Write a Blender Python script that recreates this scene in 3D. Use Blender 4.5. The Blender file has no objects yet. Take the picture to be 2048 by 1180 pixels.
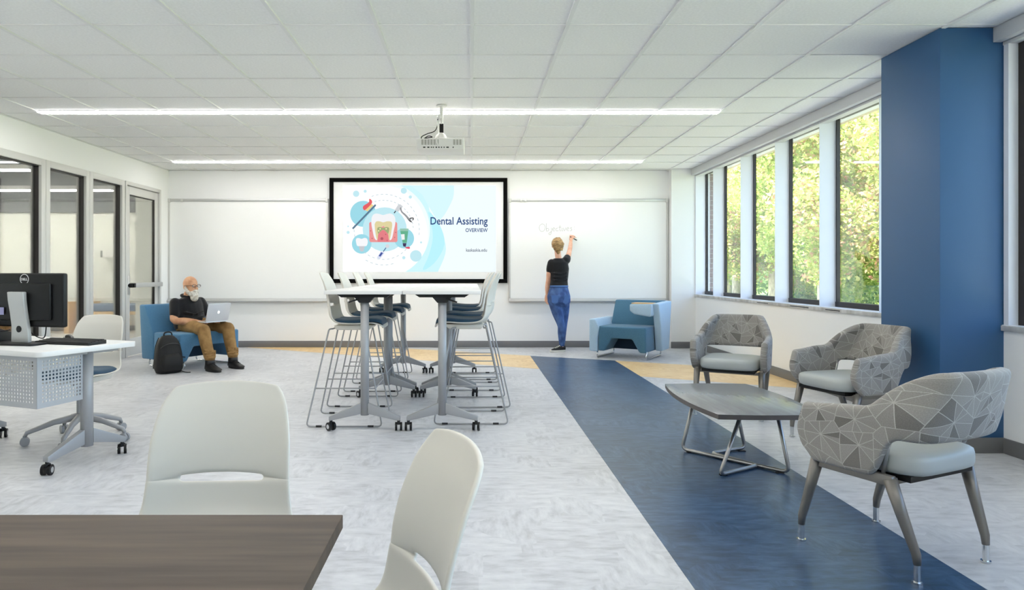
import bpy, bmesh, math, random
import numpy as np
from math import sin, cos, pi, atan2, sqrt, radians
from mathutils import Vector, Matrix, Euler

random.seed(7)
S = bpy.context.scene
C = S.collection

# ------------------------------------------------------------------ camera
F_PX, VPX, VPY, CAM_Z = 1370.0, 942.0, 544.0, 1.17
cd = bpy.data.cameras.new('camera')
cd.sensor_fit = 'HORIZONTAL'; cd.sensor_width = 36.0
cd.lens = 36.0 * F_PX / 2048.0
cd.shift_x = (1024.0 - VPX) / 2048.0
cd.shift_y = (VPY - 590.0) / 2048.0
cd.clip_start = 0.05; cd.clip_end = 300
cam = bpy.data.objects.new('camera', cd)
cam.location = (0, 0, CAM_Z); cam.rotation_euler = (pi / 2, 0, 0)
C.objects.link(cam); S.camera = cam

# ------------------------------------------------------------------ view, sky, sun
S.view_settings.view_transform = 'Standard'
S.view_settings.look = 'None'
S.view_settings.gamma = 1.0
S.view_settings.use_curve_mapping = False
S.view_settings.exposure = 0.50
LED_STRENGTH = 18.0
W = bpy.data.worlds.new('world'); S.world = W; W.use_nodes = True
nt = W.node_tree; nt.nodes.clear()
sky = nt.nodes.new('ShaderNodeTexSky'); sky.sky_type = 'NISHITA'
sky.sun_disc = False; sky.sun_elevation = radians(48); sky.sun_rotation = radians(230)
bg = nt.nodes.new('ShaderNodeBackground'); bg.inputs['Strength'].default_value = 0.95
wo = nt.nodes.new('ShaderNodeOutputWorld')
nt.links.new(sky.outputs[0], bg.inputs[0]); nt.links.new(bg.outputs[0], wo.inputs[0])
sd = bpy.data.lights.new('sun', 'SUN'); sd.energy = 24.0; sd.angle = 0.009; sd.color = (1, .95, .86)
sun = bpy.data.objects.new('sun', sd); C.objects.link(sun)
sun.rotation_euler = Vector((0.45, 0.30, -0.85)).to_track_quat('-Z', 'Y').to_euler()
S.cycles.max_bounces = 10; S.cycles.diffuse_bounces = 8; S.cycles.glossy_bounces = 4
S.cycles.transparent_max_bounces = 16; S.cycles.sample_clamp_indirect = 6.0
S.cycles.caustics_reflective = False; S.cycles.caustics_refractive = False

# ------------------------------------------------------------------ helpers
def lin(c):
    c = c / 255.0
    return c / 12.92 if c <= .04045 else ((c + .055) / 1.055) ** 2.4
def col(r, g, b): return (lin(r), lin(g), lin(b), 1.0)
MATS = {}
def mat(name, rgb=None, rough=.5, metal=0.0, spec=.5, emit=None, estr=0.0, coat=0.0, sheen=0.0):
    if name in MATS: return MATS[name]
    m = bpy.data.materials.new(name); m.use_nodes = True; MATS[name] = m
    p = m.node_tree.nodes['Principled BSDF']
    if rgb is not None: p.inputs['Base Color'].default_value = col(*rgb)
    p.inputs['Roughness'].default_value = rough; p.inputs['Metallic'].default_value = metal
    p.inputs['Specular IOR Level'].default_value = spec
    p.inputs['Coat Weight'].default_value = coat; p.inputs['Sheen Weight'].default_value = sheen
    if emit is not None:
        p.inputs['Emission Color'].default_value = col(*emit); p.inputs['Emission Strength'].default_value = estr
    return m
def nodes(m):
    t = m.node_tree
    return t, t.nodes['Principled BSDF'], (lambda k: t.nodes.new(k)), (lambda a, b: t.links.new(a, b))
def ramp(t, stops):
    r = t.nodes.new('ShaderNodeValToRGB'); e = r.color_ramp.elements
    while len(e) < len(stops): e.new(.5)
    for i, (p, c) in enumerate(stops): e[i].position = p; e[i].color = c
    return r
def add_noise(m, rgb_a, rgb_b, scale=(1, 1, 1), nscale=8.0, detail=4, lo=.35, hi=.65, coord='Object', bump=0.0, bump_dist=.002):
    t, p, N, L = nodes(m)
    tc = N('ShaderNodeTexCoord'); mp = N('ShaderNodeMapping'); mp.inputs['Scale'].default_value = scale
    L(tc.outputs[coord], mp.inputs[0])
    n = N('ShaderNodeTexNoise'); n.inputs['Scale'].default_value = nscale; n.inputs['Detail'].default_value = detail
    L(mp.outputs[0], n.inputs[0])
    r = ramp(t, [(lo, col(*rgb_a)), (hi, col(*rgb_b))]); L(n.outputs[0], r.inputs[0]); L(r.outputs[0], p.inputs['Base Color'])
    if bump:
        b = N('ShaderNodeBump'); b.inputs['Strength'].default_value = bump; b.inputs['Distance'].default_value = bump_dist
        L(n.outputs[0], b.inputs['Height']); L(b.outputs[0], p.inputs['Normal'])
    return m

class MB:
    """collects shapes for ONE mesh object"""
    def __init__(s): s.v = []; s.f = []; s.uv = None
    def add(s, vs, fs):
        o = len(s.v); s.v += [tuple(v) for v in vs]; s.f += [tuple(i + o for i in f) for f in fs]; return s
    def box(s, x0, x1, y0, y1, z0, z1):
        v = [(x, y, z) for z in (z0, z1) for y in (y0, y1) for x in (x0, x1)]
        return s.add(v, [(0, 2, 3, 1), (4, 5, 7, 6), (0, 1, 5, 4), (2, 6, 7, 3), (0, 4, 6, 2), (1, 3, 7, 5)])
    def prism(s, poly, axis, a, b):
        """poly: 2-D outline; extruded along axis from a to b. axis x: (y,z); y: (x,z); z: (x,y)"""
        def P(p, t):
            return (t, p[0], p[1]) if axis == 'x' else (p[0], t, p[1]) if axis == 'y' else (p[0], p[1], t)
        n = len(poly); v = [P(p, a) for p in poly] + [P(p, b) for p in poly]
        f = [tuple(range(n)), tuple(range(2 * n - 1, n - 1, -1))] + [(i, i + n, (i + 1) % n + n, (i + 1) % n) for i in range(n)]
        return s.add(v, f)
    def tube(s, pts, r, n=8, r2=None, flat=None, closed=False):
        """round tube through pts; r number or list; flat = (vector, factor) squashes it"""
        pts = [Vector(p) for p in pts]; m = len(pts); o = len(s.v)
        rs = r if isinstance(r, (list, tuple)) else [r] * m
        up = None
        for i, p in enumerate(pts):
            if closed: d = (pts[(i + 1) % m] - pts[i - 1])
            else: d = (pts[min(i + 1, m - 1)] - pts[max(i - 1, 0)])
            d.normalize()
            if up is None: up = d.orthogonal().normalized()
            up = (up - d * up.dot(d))
            up = up.normalized() if up.length > 1e-6 else d.orthogonal().normalized()
            w = d.cross(up)
            for k in range(n):
                a = 2 * pi * k / n; q = (up * cos(a) + w * sin(a)) * rs[i]
                if flat: q -= Vector(flat[0]) * q.dot(Vector(flat[0])) * (1 - flat[1])
                s.v.append(tuple(p + q))
        last = m if closed else m - 1
        for i in range(last):
            for k in range(n):
                a, b = o + i * n + k, o + i * n + (k + 1) % n
                c, d_ = o + ((i + 1) % m) * n + (k + 1) % n, o + ((i + 1) % m) * n + k
                s.f.append((a, b, c, d_))
        if not closed:
            s.f.append(tuple(o + k for k in range(n))[::-1]); s.f.append(tuple(o + (m - 1) * n + k for k in range(n)))
        return s
    def cyl(s, a, b, r, n=16, r2=None): return s.tube([a, b], [r, r if r2 is None else r2], n)
    def rings(s, R, cap=True):
        """loft between equally long closed rings of points"""
        n = len(R[0]); o = len(s.v)
        for q in R: s.v += [tuple(p) for p in q]
        for i in range(len(R) - 1):
            for k in range(n):
                s.f.append((o + i * n + k, o + i * n + (k + 1) % n, o + (i + 1) * n + (k + 1) % n, o + (i + 1) * n + k))
        if cap:
            s.f.append(tuple(o + k for k in range(n))[::-1]); s.f.append(tuple(o + (len(R) - 1) * n + k for k in range(n)))
        return s
    def sphere(s, c, rx, ry=None, rz=None, n=12, m=8):
        ry = ry or rx; rz = rz or rx; o = len(s.v)
        s.v.append((c[0], c[1], c[2] - rz))
        for i in range(1, m):
            t = -pi / 2 + pi * i / m
            for k in range(n):
                a = 2 * pi * k / n
                s.v.append((c[0] + rx * cos(t) * cos(a), c[1] + ry * cos(t) * sin(a), c[2] + rz * sin(t)))
        s.v.append((c[0], c[1], c[2] + rz)); e = len(s.v) - 1
        for k in range(n):
            s.f.append((o, o + 1 + (k + 1) % n, o + 1 + k)); b = o + 1 + (m - 2) * n
            s.f.append((e, b + k, b + (k + 1) % n))
        for i in range(m - 2):
            for k in range(n):
                a = o + 1 + i * n
                s.f.append((a + k, a + (k + 1) % n, a + n + (k + 1) % n, a + n + k))
        return s
    def build(s, name, m, parent=None, smooth=False, bevel=0, seg=2, mods=(), loc=None, rot=None, fix=True, angle=35):
        me = bpy.data.meshes.new(name); me.from_pydata(s.v, [], s.f)
        bm = bmesh.new(); bm.from_mesh(me)
        if fix: bmesh.ops.recalc_face_normals(bm, faces=bm.faces)
        if bevel:
            ed = [e for e in bm.edges if len(e.link_faces) == 2 and e.calc_face_angle(0) > radians(angle)]
            bmesh.ops.bevel(bm, geom=ed, offset=bevel, segments=seg, profile=.5, affect='EDGES', clamp_overlap=True)
        bm.to_mesh(me); bm.free()
        if smooth or bevel:
            me.shade_smooth()
            if not smooth is True or bevel: me.set_sharp_from_angle(angle=radians(40))
        me.materials.append(m)
        return put(name, me, parent, loc, rot, mods)
def put(name, me, parent=None, loc=None, rot=None, mods=()):
    o = bpy.data.objects.new(name, me); C.objects.link(o)
    if parent: o.parent = parent
    if loc is not None: o.location = loc
    if rot is not None: o.rotation_euler = rot
    for typ, kw in mods:
        md = o.modifiers.new(typ.lower(), typ)
        for k, v in kw.items(): setattr(md, k, v)
    return o
def tag(o, label, cat, group=None):
    o['label'] = label; o['category'] = cat
    if group: o['group'] = group
    return o
def struct(o):
    o['kind'] = 'structure'; return o
def thing(name, label, cat, loc=(0, 0, 0), rotz=0.0, group=None):
    o = bpy.data.objects.new(name, None); C.objects.link(o); o.empty_display_size = .1
    o.location = loc; o.rotation_euler = (0, 0, rotz)
    return tag(o, label, cat, group)
def empty(name, loc=(0, 0, 0), rotz=0.0):
    o = bpy.data.objects.new(name, None); C.objects.link(o); o.location = loc; o.rotation_euler = (0, 0, rotz); o.empty_display_size = .1
    return o
def dup(root, loc, rotz, label=None):
    r = root.copy(); C.objects.link(r); r.location = loc; r.rotation_euler = (0, 0, rotz)
    if label: r['label'] = label
    for ch in list(root.children):
        c = ch.copy(); C.objects.link(c); c.parent = r
        for g in ch.children:
            d = g.copy(); C.objects.link(d); d.parent = c
    return r
def head(fx, fy): return atan2(-fx, fy)          # rotz that turns local +Y to (fx, fy)
def fl(px, py):                                   # point of the floor seen at a pixel
    d = CAM_Z * F_PX / (py - VPY); return Vector(((px - VPX) * d / F_PX, d, 0))
def at(px, py, d): return Vector(((px - VPX) * d / F_PX, d, CAM_Z - (py - VPY) * d / F_PX))
def catmull(P, n):
    """n samples of a Catmull-Rom spline through tuples P"""
    P = np.array(P, float); m = len(P); out = []
    for i in range(n):
        t = i / (n - 1) * (m - 1); k = min(int(t), m - 2); u = t - k
        p0, p1, p2, p3 = P[max(k - 1, 0)], P[k], P[k + 1], P[min(k + 2, m - 1)]
        out.append(.5 * (2 * p1 + (p2 - p0) * u + (2 * p0 - 5 * p1 + 4 * p2 - p3) * u * u + (3 * p1 - p0 - 3 * p2 + p3) * u ** 3))
    return out
def bend(pts, r=.03, n=5):
    """rounds the corners of a polyline"""
    pts = [Vector(p) for p in pts]; out = [pts[0]]
    for i in range(1, len(pts) - 1):
        a, b, c = pts[i - 1], pts[i], pts[i + 1]
        k = min(r, (a - b).length * .45, (c - b).length * .45)
        p, q = b + (a - b).normalized() * k, b + (c - b).normalized() * k
        for j in range(n + 1):
            t = j / n; out.append(p * (1 - t) ** 2 + b * 2 * t * (1 - t) + q * t * t)
    return out + [pts[-1]]
def text_mesh(name, body, size, m, parent, loc, rot, align='LEFT', bold=0.0, extrude=0.0, sx=1.0):
    cu = bpy.data.curves.new(name, 'FONT'); cu.body = body; cu.size = size; cu.align_x = align; cu.offset = bold; cu.extrude = extrude
    cu.resolution_u = 3
    tmp = bpy.data.objects.new(name + '_tmp', cu); C.objects.link(tmp)
    dg = bpy.context.evaluated_depsgraph_get(); dg.update()
    me = bpy.data.meshes.new_from_object(tmp.evaluated_get(dg)); me.name = name
    bpy.data.objects.remove(tmp); bpy.data.curves.remove(cu)
    me.materials.clear(); me.materials.append(m)
    if sx != 1.0: me.transform(Matrix.Diagonal((sx, 1, 1, 1)))
    return put(name, me, parent, loc, rot)

# ------------------------------------------------------------------ materials
M_WALL = mat('white_paint', (236, 236, 235), .6)
M_TILE = add_noise(mat('ceiling_tile', (228, 228, 228), .9, spec=.1), (236, 236, 235), (242, 242, 241), nscale=60, coord='Object')
M_TBAR = mat('ceiling_grid_bar', (228, 228, 227), .45)
M_BASE = mat('grey_vinyl_base', (112, 111, 112), .5)
M_ALU = mat('satin_aluminium', (196, 196, 195), .38, .55)
M_ALU_W = mat('pale_grey_anodised', (205, 204, 201), .45, .15)
M_BLACK = mat('black_plastic', (13, 13, 14), .45, spec=.35)
M_BLACKG = mat('black_gloss', (12, 12, 13), .22)
M_RUBBER = mat('black_rubber', (28, 28, 29), .7)
M_STEEL = mat('silver_powder_coat', (160, 160, 161), .45, .25)
M_CHROME = mat('chrome', (215, 217, 220), .14, 1.0)
M_SATIN = mat('satin_nickel', (172, 170, 168), .3, .85)
M_SHELL = mat('warm_white_plastic', (214, 209, 199), .45)
M_WHITE = mat('white_laminate', (226, 224, 221), .42)
M_BRONZE = mat('dark_bronze_frame', (46, 42, 42), .45, .3)
M_GREYP = mat('grey_plastic', (150, 151, 153), .5)
M_SKIN = add_noise(mat('skin', (214, 164, 138), .5), (206, 152, 126), (222, 176, 152), nscale=14)
def glass(name, tint=(1, 1, 1, 1), refl=.10):
    m = bpy.data.materials.new(name); m.use_nodes = True; t = m.node_tree; t.nodes.clear()
    o = t.nodes.new('ShaderNodeOutputMaterial'); mx = t.nodes.new('ShaderNodeMixShader')
    tr = t.nodes.new('ShaderNodeBsdfTransparent'); tr.inputs[0].default_value = tint
    gl = t.nodes.new('ShaderNodeBsdfGlossy'); gl.inputs['Roughness'].default_value = .02
    fr = t.nodes.new('ShaderNodeFresnel'); fr.inputs[0].default_value = 1.45
    mul = t.nodes.new('ShaderNodeMath'); mul.operation = 'MULTIPLY'; mul.inputs[1].default_value = refl * 10
    t.links.new(fr.outputs[0], mul.inputs[0]); t.links.new(mul.outputs[0], mx.inputs[0])
    t.links.new(tr.outputs[0], mx.inputs[1]); t.links.new(gl.outputs[0], mx.inputs[2]); t.links.new(mx.outputs[0], o.inputs[0])
    return m
M_GLASS = glass('window_glass', (.97, .985, .975, 1), .035)
M_GLASS_IN = glass('partition_glass', (.93, .945, .935, 1), .08)
def wood(name, a, b, scale, rough=.45, nscale=3.0):
    return add_noise(mat(name, a, rough), a, b, scale=scale, nscale=nscale, detail=6, lo=.3, hi=.7)
M_WALNUT = wood('brown_walnut_laminate', (56, 45, 37), (90, 75, 62), (1.2, 16, 1.0), .5, 2.2)
M_WALNUT.node_tree.nodes['Principled BSDF'].inputs['Specular IOR Level'].default_value = .25
M_GREYWOOD = wood('grey_wood_laminate', (104, 104, 107), (120, 120, 123), (14, 1.5, 1.0), .24, 2.5)
M_OAK = wood('light_oak', (205, 165, 112), (226, 190, 140), (2, 2, 14), .5, 3)
def fabric(name, a, b, scale=220, bump=.25):
    m = add_noise(mat(name, a, .85, spec=.2, sheen=.2), a, b, nscale=scale, detail=2, lo=.3, hi=.7, bump=bump, bump_dist=.0015)
    return m
M_BLUEF = fabric('steel_blue_fabric', (66, 112, 148), (84, 130, 164))
M_BLUEF_D = fabric('teal_blue_fabric', (62, 102, 128), (76, 118, 144))
M_NAVYF = fabric('navy_fabric', (30, 50, 68), (40, 62, 82))
M_PALEF = fabric('pale_blue_fabric', (158, 184, 206), (176, 200, 218))
M_PADF = fabric('dark_blue_seat_fabric', (38, 66, 88), (50, 80, 102))
M_BACKREST = fabric('slate_grey_upholstery', (104, 112, 120), (118, 126, 134))
M_GREYV = mat('grey_vinyl_upholstery', (176, 180, 178), .48)
# ================================================================== the room
XL, XR, YB, YF, ZC = -4.70, 3.445, 10.65, -3.0, 2.75
XG = XR + .15                                     # glass plane of the window wall
# ---- floor
def floor_mat(name, a, b, c, rough):
    m = mat(name, a, rough, spec=.4); t, p, N, L = nodes(m)
    ge = N('ShaderNodeNewGeometry')
    def noise(sc, s, d):
        mp = N('ShaderNodeMapping'); mp.inputs['Scale'].default_value = sc; L(ge.outputs['Position'], mp.inputs[0])
        n = N('ShaderNodeTexNoise'); n.inputs['Scale'].default_value = s; n.inputs['Detail'].default_value = d; n.inputs['Roughness'].default_value = .62
        L(mp.outputs[0], n.inputs[0]); return n
    n1, n2, n3 = noise((1, 3.2, 1), 8.0, 7), noise((3.2, 1, 1), 8.0, 7), noise((1, 1, 1), 1.6, 3)
    vo = N('ShaderNodeTexVoronoi'); vo.distance = 'CHEBYCHEV'; vo.inputs['Scale'].default_value = 5.0; vo.inputs['Randomness'].default_value = .9
    L(ge.outputs['Position'], vo.inputs['Vector'])
    sep = N('ShaderNodeSeparateColor'); L(vo.outputs['Color'], sep.inputs[0])
    gt = N('ShaderNodeMath'); gt.operation = 'GREATER_THAN'; gt.inputs[1].default_value = .68; L(sep.outputs[0], gt.inputs[0])
    mx = N('ShaderNodeMix'); L(gt.outputs[0], mx.inputs[0]); L(n1.outputs[0], mx.inputs[2]); L(n2.outputs[0], mx.inputs[3])
    ad = N('ShaderNodeMath'); ad.operation = 'MULTIPLY_ADD'; ad.inputs[1].default_value = .45
    L(n3.outputs[0], ad.inputs[0]); L(mx.outputs[0], ad.inputs[2])
    ad2 = N('ShaderNodeMath'); ad2.operation = 'MULTIPLY_ADD'; ad2.inputs[1].default_value = .10; L(sep.outputs[1], ad2.inputs[0]); L(ad.outputs[0], ad2.inputs[2])
    r = ramp(t, [(.56, col(*a)), (.76, col(*b)), (.98, col(*c))]); L(ad2.outputs[0], r.inputs[0]); L(r.outputs[0], p.inputs['Base Color'])
    return m
M_FLOOR = floor_mat('pale_grey_floor', (174, 174, 177), (196, 196, 199), (211, 211, 213), .36)
M_FLOORB = floor_mat('blue_floor', (34, 54, 78), (50, 75, 104), (72, 98, 128), .32)
M_FLOORY = floor_mat('sand_floor', (208, 170, 112), (226, 194, 142), (236, 208, 160), .36)
struct(MB().box(XL - .15, XG + .1, YF - .1, YB + .1, -.12, 0).build('floor', M_FLOOR))
# inlaid bands of the floor covering
def inlay(name, poly, m):
    return struct(MB().prism(poly, 'z', -.004, .0012).build(name, m))
inlay('floor_band_blue', [(.825, YF), (1.9, YF), (1.9, 9.05), (.825, 9.56)], M_FLOORB)
up = lambda x: 9.98 - .5 * x
lo = lambda x: 8.72 - .55 * x
inlay('floor_band_sand_west', [(-3.5, YB), (.825, lo(.825)), (.825, up(.825)), (-1.34, YB)], M_FLOORY)
inlay('floor_band_sand_east', [(1.9, lo(1.9)), (XR, lo(XR)), (XR, up(XR)), (1.9, up(1.9))], M_FLOORY)
# ---- walls
struct(MB().box(XL - .15, XG, YB, YB + .2, 0, 3.2).build('wall_back', M_WALL))
struct(MB().box(3.076, XR + .02, 10.51, YB, 0, ZC).build('wall_pier', M_WALL))
struct(MB().box(XL - .15, XG + .15, YF - .2, YF, 0, 3.2).build('wall_front', M_WALL))
struct(MB().box(XR, XR + .2, YF, 10.51, 0, .80).build('wall_right', M_WALL))
struct(MB().box(XR + .1, XR + .35, YF, 10.7, 2.70, 3.2).build('wall_right_header', M_WALL))
LJ = [4.95, 5.82, 6.687, 7.557, 8.428, 9.29, 10.35]   # joints of the glazed partition
struct(MB().box(XL - .13, XL, YF, YB, 2.41, 3.2).build('wall_left_header', M_WALL))
struct(MB().box(XL - .13, XL, LJ[-1], YB, 0, 2.41).build('wall_left_end', M_WALL))
struct(MB().box(XL - .13, XL, YF, LJ[0], 0, 2.41).build('wall_left', M_WALL))
# blue column
M_BLUE = mat('blue_paint', (46, 88, 130), .5)
struct(MB().box(3.033, XR + .16, 4.43, 5.067, 0, ZC).build('wall_column', M_BLUE, bevel=.004))
# baseboards
bb = MB().box(XL, 3.076, YB - .012, YB, 0, .10).build('baseboard_back', M_BASE, bevel=.004); struct(bb)
struct(MB().box(3.066, XR, 10.498, 10.51, 0, .10).build('baseboard_pier', M_BASE, bevel=.004))
struct(MB().box(XR - .012, XR, 5.067, 10.51, 0, .10).build('baseboard_right', M_BASE, bevel=.004))
struct(MB().box(XR - .012, XR, YF, 4.43, 0, .10).build('baseboard_right_near', M_BASE, bevel=.004))
struct(MB().box(3.021, XR, 4.418, 4.43, 0, .10).build('baseboard_column_front', M_BASE, bevel=.004))
struct(MB().box(3.021, 3.033, 4.418, 5.067, 0, .10).build('baseboard_column', M_BASE, bevel=.004))
struct(MB().box(XL, XL + .012, LJ[-1], YB, 0, .10).build('baseboard_left', M_BASE, bevel=.004))
# ---- ceiling: slab, lay-in tiles, grid bars
ceil = struct(MB().box(XL - .15, XG + .3, YF - .2, YB + .2, 3.15, 3.35).build('ceiling', M_WALL))
PT = .6096; GX0, GY0 = .008, 4.38
xs = [GX0 + PT * k for k in range(-7, 6)]; ys = [GY0 + PT * k for k in range(-12, 11)]
xb = [XL] + xs + [XR + .1]; yb = [YF] + [y for y in ys if y > YF + .05] + [YB]
LIGHT_Y = [GY0 + PT * k - .062 for k in (-6, -1, 4, 9)]
tile_cache = {}
def tile(x0, x1, y0, y1):
    key = (round(x1 - x0, 3), round(y1 - y0, 3))
    if key not in tile_cache:
        hx, hy = key[0] / 2 - .004, key[1] / 2 - .004
        mb = MB().box(-hx, hx, -hy, hy, .0, .016)
        me = bpy.data.meshes.new('ceiling_tile'); me.from_pydata(mb.v, [], mb.f); me.materials.append(M_TILE); tile_cache[key] = me
    o = put('ceiling_tile', tile_cache[key], ceil, ((x0 + x1) / 2, (y0 + y1) / 2, ZC + .004))
    return o
LX0, LX1 = xs[0], xs[11]
far_tiles = MB()
for i in range(len(xb) - 1):
    for j in range(len(yb) - 1):
        x0, x1, y0, y1 = xb[i], xb[i + 1], yb[j], yb[j + 1]
        for ly in LIGHT_Y:                       # tiles are cut short beside the light slot
            if y0 < ly < y1 and x0 >= LX0 - .01 and x1 <= LX1 + .01: y1 = ly - .05
        if y1 < 2.6: far_tiles.box(x0 + .004, x1 - .004, y0 + .004, y1 - .004, ZC + .004, ZC + .02)
        else: tile(x0, x1, y0, y1)
ft = far_tiles.build('ceiling_tiles_overhead', M_TILE, ceil); ft['kind'] = 'stuff'
for x in xs:
    MB().box(x - .012, x + .012, YF, YB, ZC - .006, ZC + .012).build('grid_bar', M_TBAR, ceil)
for y in yb[1:-1]:
    MB().box(XL, XR + .1, y - .006, y + .006, ZC - .003, ZC + .012).build('cross_bar', M_TBAR, ceil)
MB().box(XL, XL + .02, YF, YB, ZC - .006, ZC).build('wall_angle', M_TBAR, ceil)
MB().box(XL, XR, YB - .02, YB, ZC - .006, ZC).build('wall_angle', M_TBAR, ceil)
# linear LED lights
M_LED = mat('lit_diffuser', (255, 255, 255), .5, emit=(255, 253, 252), estr=LED_STRENGTH)
LNAME = ['linear ceiling light strip behind the viewpoint', 'linear ceiling light strip above the viewpoint',
         'long glowing ceiling light strip crossing behind the projector mount', 'glowing ceiling light strip nearest the projection screen']
for k, ly in enumerate(LIGHT_Y):
    t = thing('linear_ceiling_light', LNAME[k], 'light', ((LX0 + LX1) / 2, ly, ZC), 0, 'recessed linear ceiling lights')
    hl = (LX1 - LX0) / 2
    MB().box(-hl, hl, -.05, -.044, -.004, .05).box(-hl, hl, .044, .05, -.004, .05).box(-hl, -hl + .006, -.044, .044, -.004, .05).box(hl - .006, hl, -.044, .044, -.004, .05).build('trim_frame', M_TBAR, t)
    MB().box(-hl + .007, hl - .007, -.043, .043, -.014, .006).build('diffuser', M_LED, t)
# ---- valance boxes above the windows
M_VAL = mat('pale_grey_valance', (205, 205, 206), .5)
def valance(n, y0, y1):
    return struct(MB().prism([(3.375, 2.654), (3.375, ZC), (XR + .1, ZC), (XR + .1, 2.70), (3.43, 2.70), (3.43, 2.654)], 'y', y0, y1).build('trim_%d' % n, M_VAL, bevel=.003))
valance(1, 5.067, 10.51); valance(2, YF, 4.43)
struct(MB().box(3.44, 3.52, 5.067, 10.51, 2.635, 2.70).build('trim_3', M_VAL)); struct(MB().box(3.44, 3.52, YF, 4.43, 2.635, 2.70).build('trim_4', M_VAL))
# ---- window sill
M_SILL = add_noise(mat('worn_grey_sill', (190, 190, 190), .5), (160, 158, 156), (200, 200, 200), scale=(1, 3, 1), nscale=3)
M_SILLT = mat('white_sill_top', (228, 230, 236), .45)
for n, (a, b) in enumerate(((5.067, 10.51), (YF, 4.43))):
    o = struct(MB().box(XR - .02, XG + .03, a, b, .79, .825).build('trim_%d' % (5 + n), M_SILL, bevel=.003))
    MB().box(XR - .012, XG, a, b, .825, .829).build('sill_top', M_SILLT, o)
    if n == 0:
        for va, vb in ((6.36, 6.62), (6.95, 7.35), (7.9, 8.2)): MB().box(XR - .0215, XR - .019, va, vb, .803, .812).build('sill_slot', M_BRONZE, o)
# ---- windows and the white fins between them
M_FIN = mat('white_metal_fin', (228, 230, 236), .4)
fins = [9.73, 8.74, 7.75, 6.76, 5.77]
edges = [10.49] + fins + [5.05]
wn = 1
def window(y0, y1, n):
    """dark framed fixed pane between y0 (far) and y1 (near)"""
    w = struct(empty('window_%d' % n, (XG, (y0 + y1) / 2, .829)))
    h, zt = (y0 - y1) / 2, 2.70 - .829
    for nm, b in (('frame_jamb', (h - .016, h)), ('frame_jamb', (-h, -h + .012))):
        MB().box(-.004, .03, b[0], b[1], 0, zt).build(nm, M_BRONZE, w)
    MB().box(-.02, .05, -h + .012, h - .016, 0, .05).build('frame_rail', M_BRONZE, w)
    MB().box(-.02, .05, -h + .012, h - .016, zt - .03, zt).build('frame_rail', M_BRONZE, w)
    MB().box(.012, .018, -h + .012, h - .016, .05, zt - .03).build('pane', M_GLASS, w)
    return w
for i in range(6):
    window(edges[i] - (.02 if i else .0), edges[i + 1] + .012, i + 1)
for k, y in enumerate(fins):
    struct(MB().prism([(XR - .005, y), (XG + .02, y - .012), (XG + .02, y + .012), (XR - .005, y + .006)], 'z', .829, 2.70).build('trim_%d' % (7 + k), M_FIN))
struct(MB().box(XR - .004, XG + .06, 10.49, 10.53, .8, 2.72).build('trim_12', M_FIN))
struct(MB().box(XR - .004, XG - .02, 4.385, 4.425, .829, 2.70).build('trim_13', M_FIN))
for i, (a, b) in enumerate(((4.40, 3.42), (3.40, 2.42), (2.40, 1.42), (1.40, .42), (.40, -.58), (-.6, -1.6), (-1.6, -3.0))):
    w7 = window(a, b, 7 + i)
    if i == 0: MB().box(-.092, .02, (a - b) / 2 - .085, (a - b) / 2 - .016, 0, 1.87).build('frame_mullion', M_BRONZE, w7)
for k, y in enumerate((3.41, 2.41, 1.41, .41, -.59, -1.6)):
    struct(MB().box(XR, XG - .02, y - .009, y + .009, .829, 2.70).build('trim_%d' % (14 + k), M_FIN))
# ---- glazed partition on the left
def part_unit(y0, y1, n):
    w = struct(empty('window_%d' % n, (XL, (y0 + y1) / 2, 0))); h = (y1 - y0) / 2 - .003; fw = .075
    for a, b in ((-h, -h + fw), (h - fw, h)):
        MB().box(-.11, .012, a, b, 0, 2.41).build('frame_jamb', M_ALU_W, w, bevel=.002)
    MB().box(-.11, .012, -h + fw, h - fw, 2.41 - fw, 2.41).build('frame_rail', M_ALU_W, w, bevel=.002)
    MB().box(-.11, .012, -h + fw, h - fw, 0, .11).build('frame_rail', M_ALU_W, w, bevel=.002)
    g = MB()
    for a, b in ((-h + fw, -h + fw + .012), (h - fw - .012, h - fw)): g.box(-.075, -.02, a, b, .11, 2.41 - fw)
    g.box(-.075, -.02, -h + fw + .012, h - fw - .012, 2.41 - fw - .012, 2.41 - fw)
    g.build('dark_gasket', M_BRONZE, w)
    MB().box(-.052, -.044, -h + fw + .012, h - fw - .012, .11, 2.41 - fw - .012).build('pane', M_GLASS_IN, w)
for i in range(5): part_unit(LJ[i], LJ[i + 1], 14 + i)
# door with its frame
y0, y1 = LJ[5], LJ[6]
d = struct(empty('door_1', (XL, (y0 + y1) / 2, 0))); h = (y1 - y0) / 2
for a, b in ((-h, -h + .045), (h - .045, h)):
    MB().box(-.11, .02, a, b, 0, 2.41).build('frame_jamb', M_ALU_W, d, bevel=.002)
MB().box(-.11, .02, -h + .045, h - .045, 2.36, 2.41).build('frame_rail', M_ALU_W, d, bevel=.002)
q = h - .052
for a, b in ((-q, -q + .10), (q - .10, q)):
    MB().box(-.05, -.004, a, b, .012, 2.352).build('stile', M_ALU_W, d, bevel=.002)
MB().box(-.05, -.004, -q + .10, q - .10, 2.24, 2.352).build('top_rail', M_ALU_W, d, bevel=.002)
MB().box(-.05, -.004, -q + .10, q - .10, .012, .25).build('kick_rail', M_ALU_W, d, bevel=.002)
g = MB()
for a, b in ((-q + .10, -q + .112), (q - .112, q - .10)): g.box(-.04, -.012, a, b, .25, 2.24)
g.box(-.04, -.012, -q + .112, q - .112, 2.228, 2.24)
g.build('dark_gasket', M_BRONZE, d)
MB().box(-.03, -.024, -q + .112, q - .112, .25, 2.228).build('pane', M_GLASS_IN, d)
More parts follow.
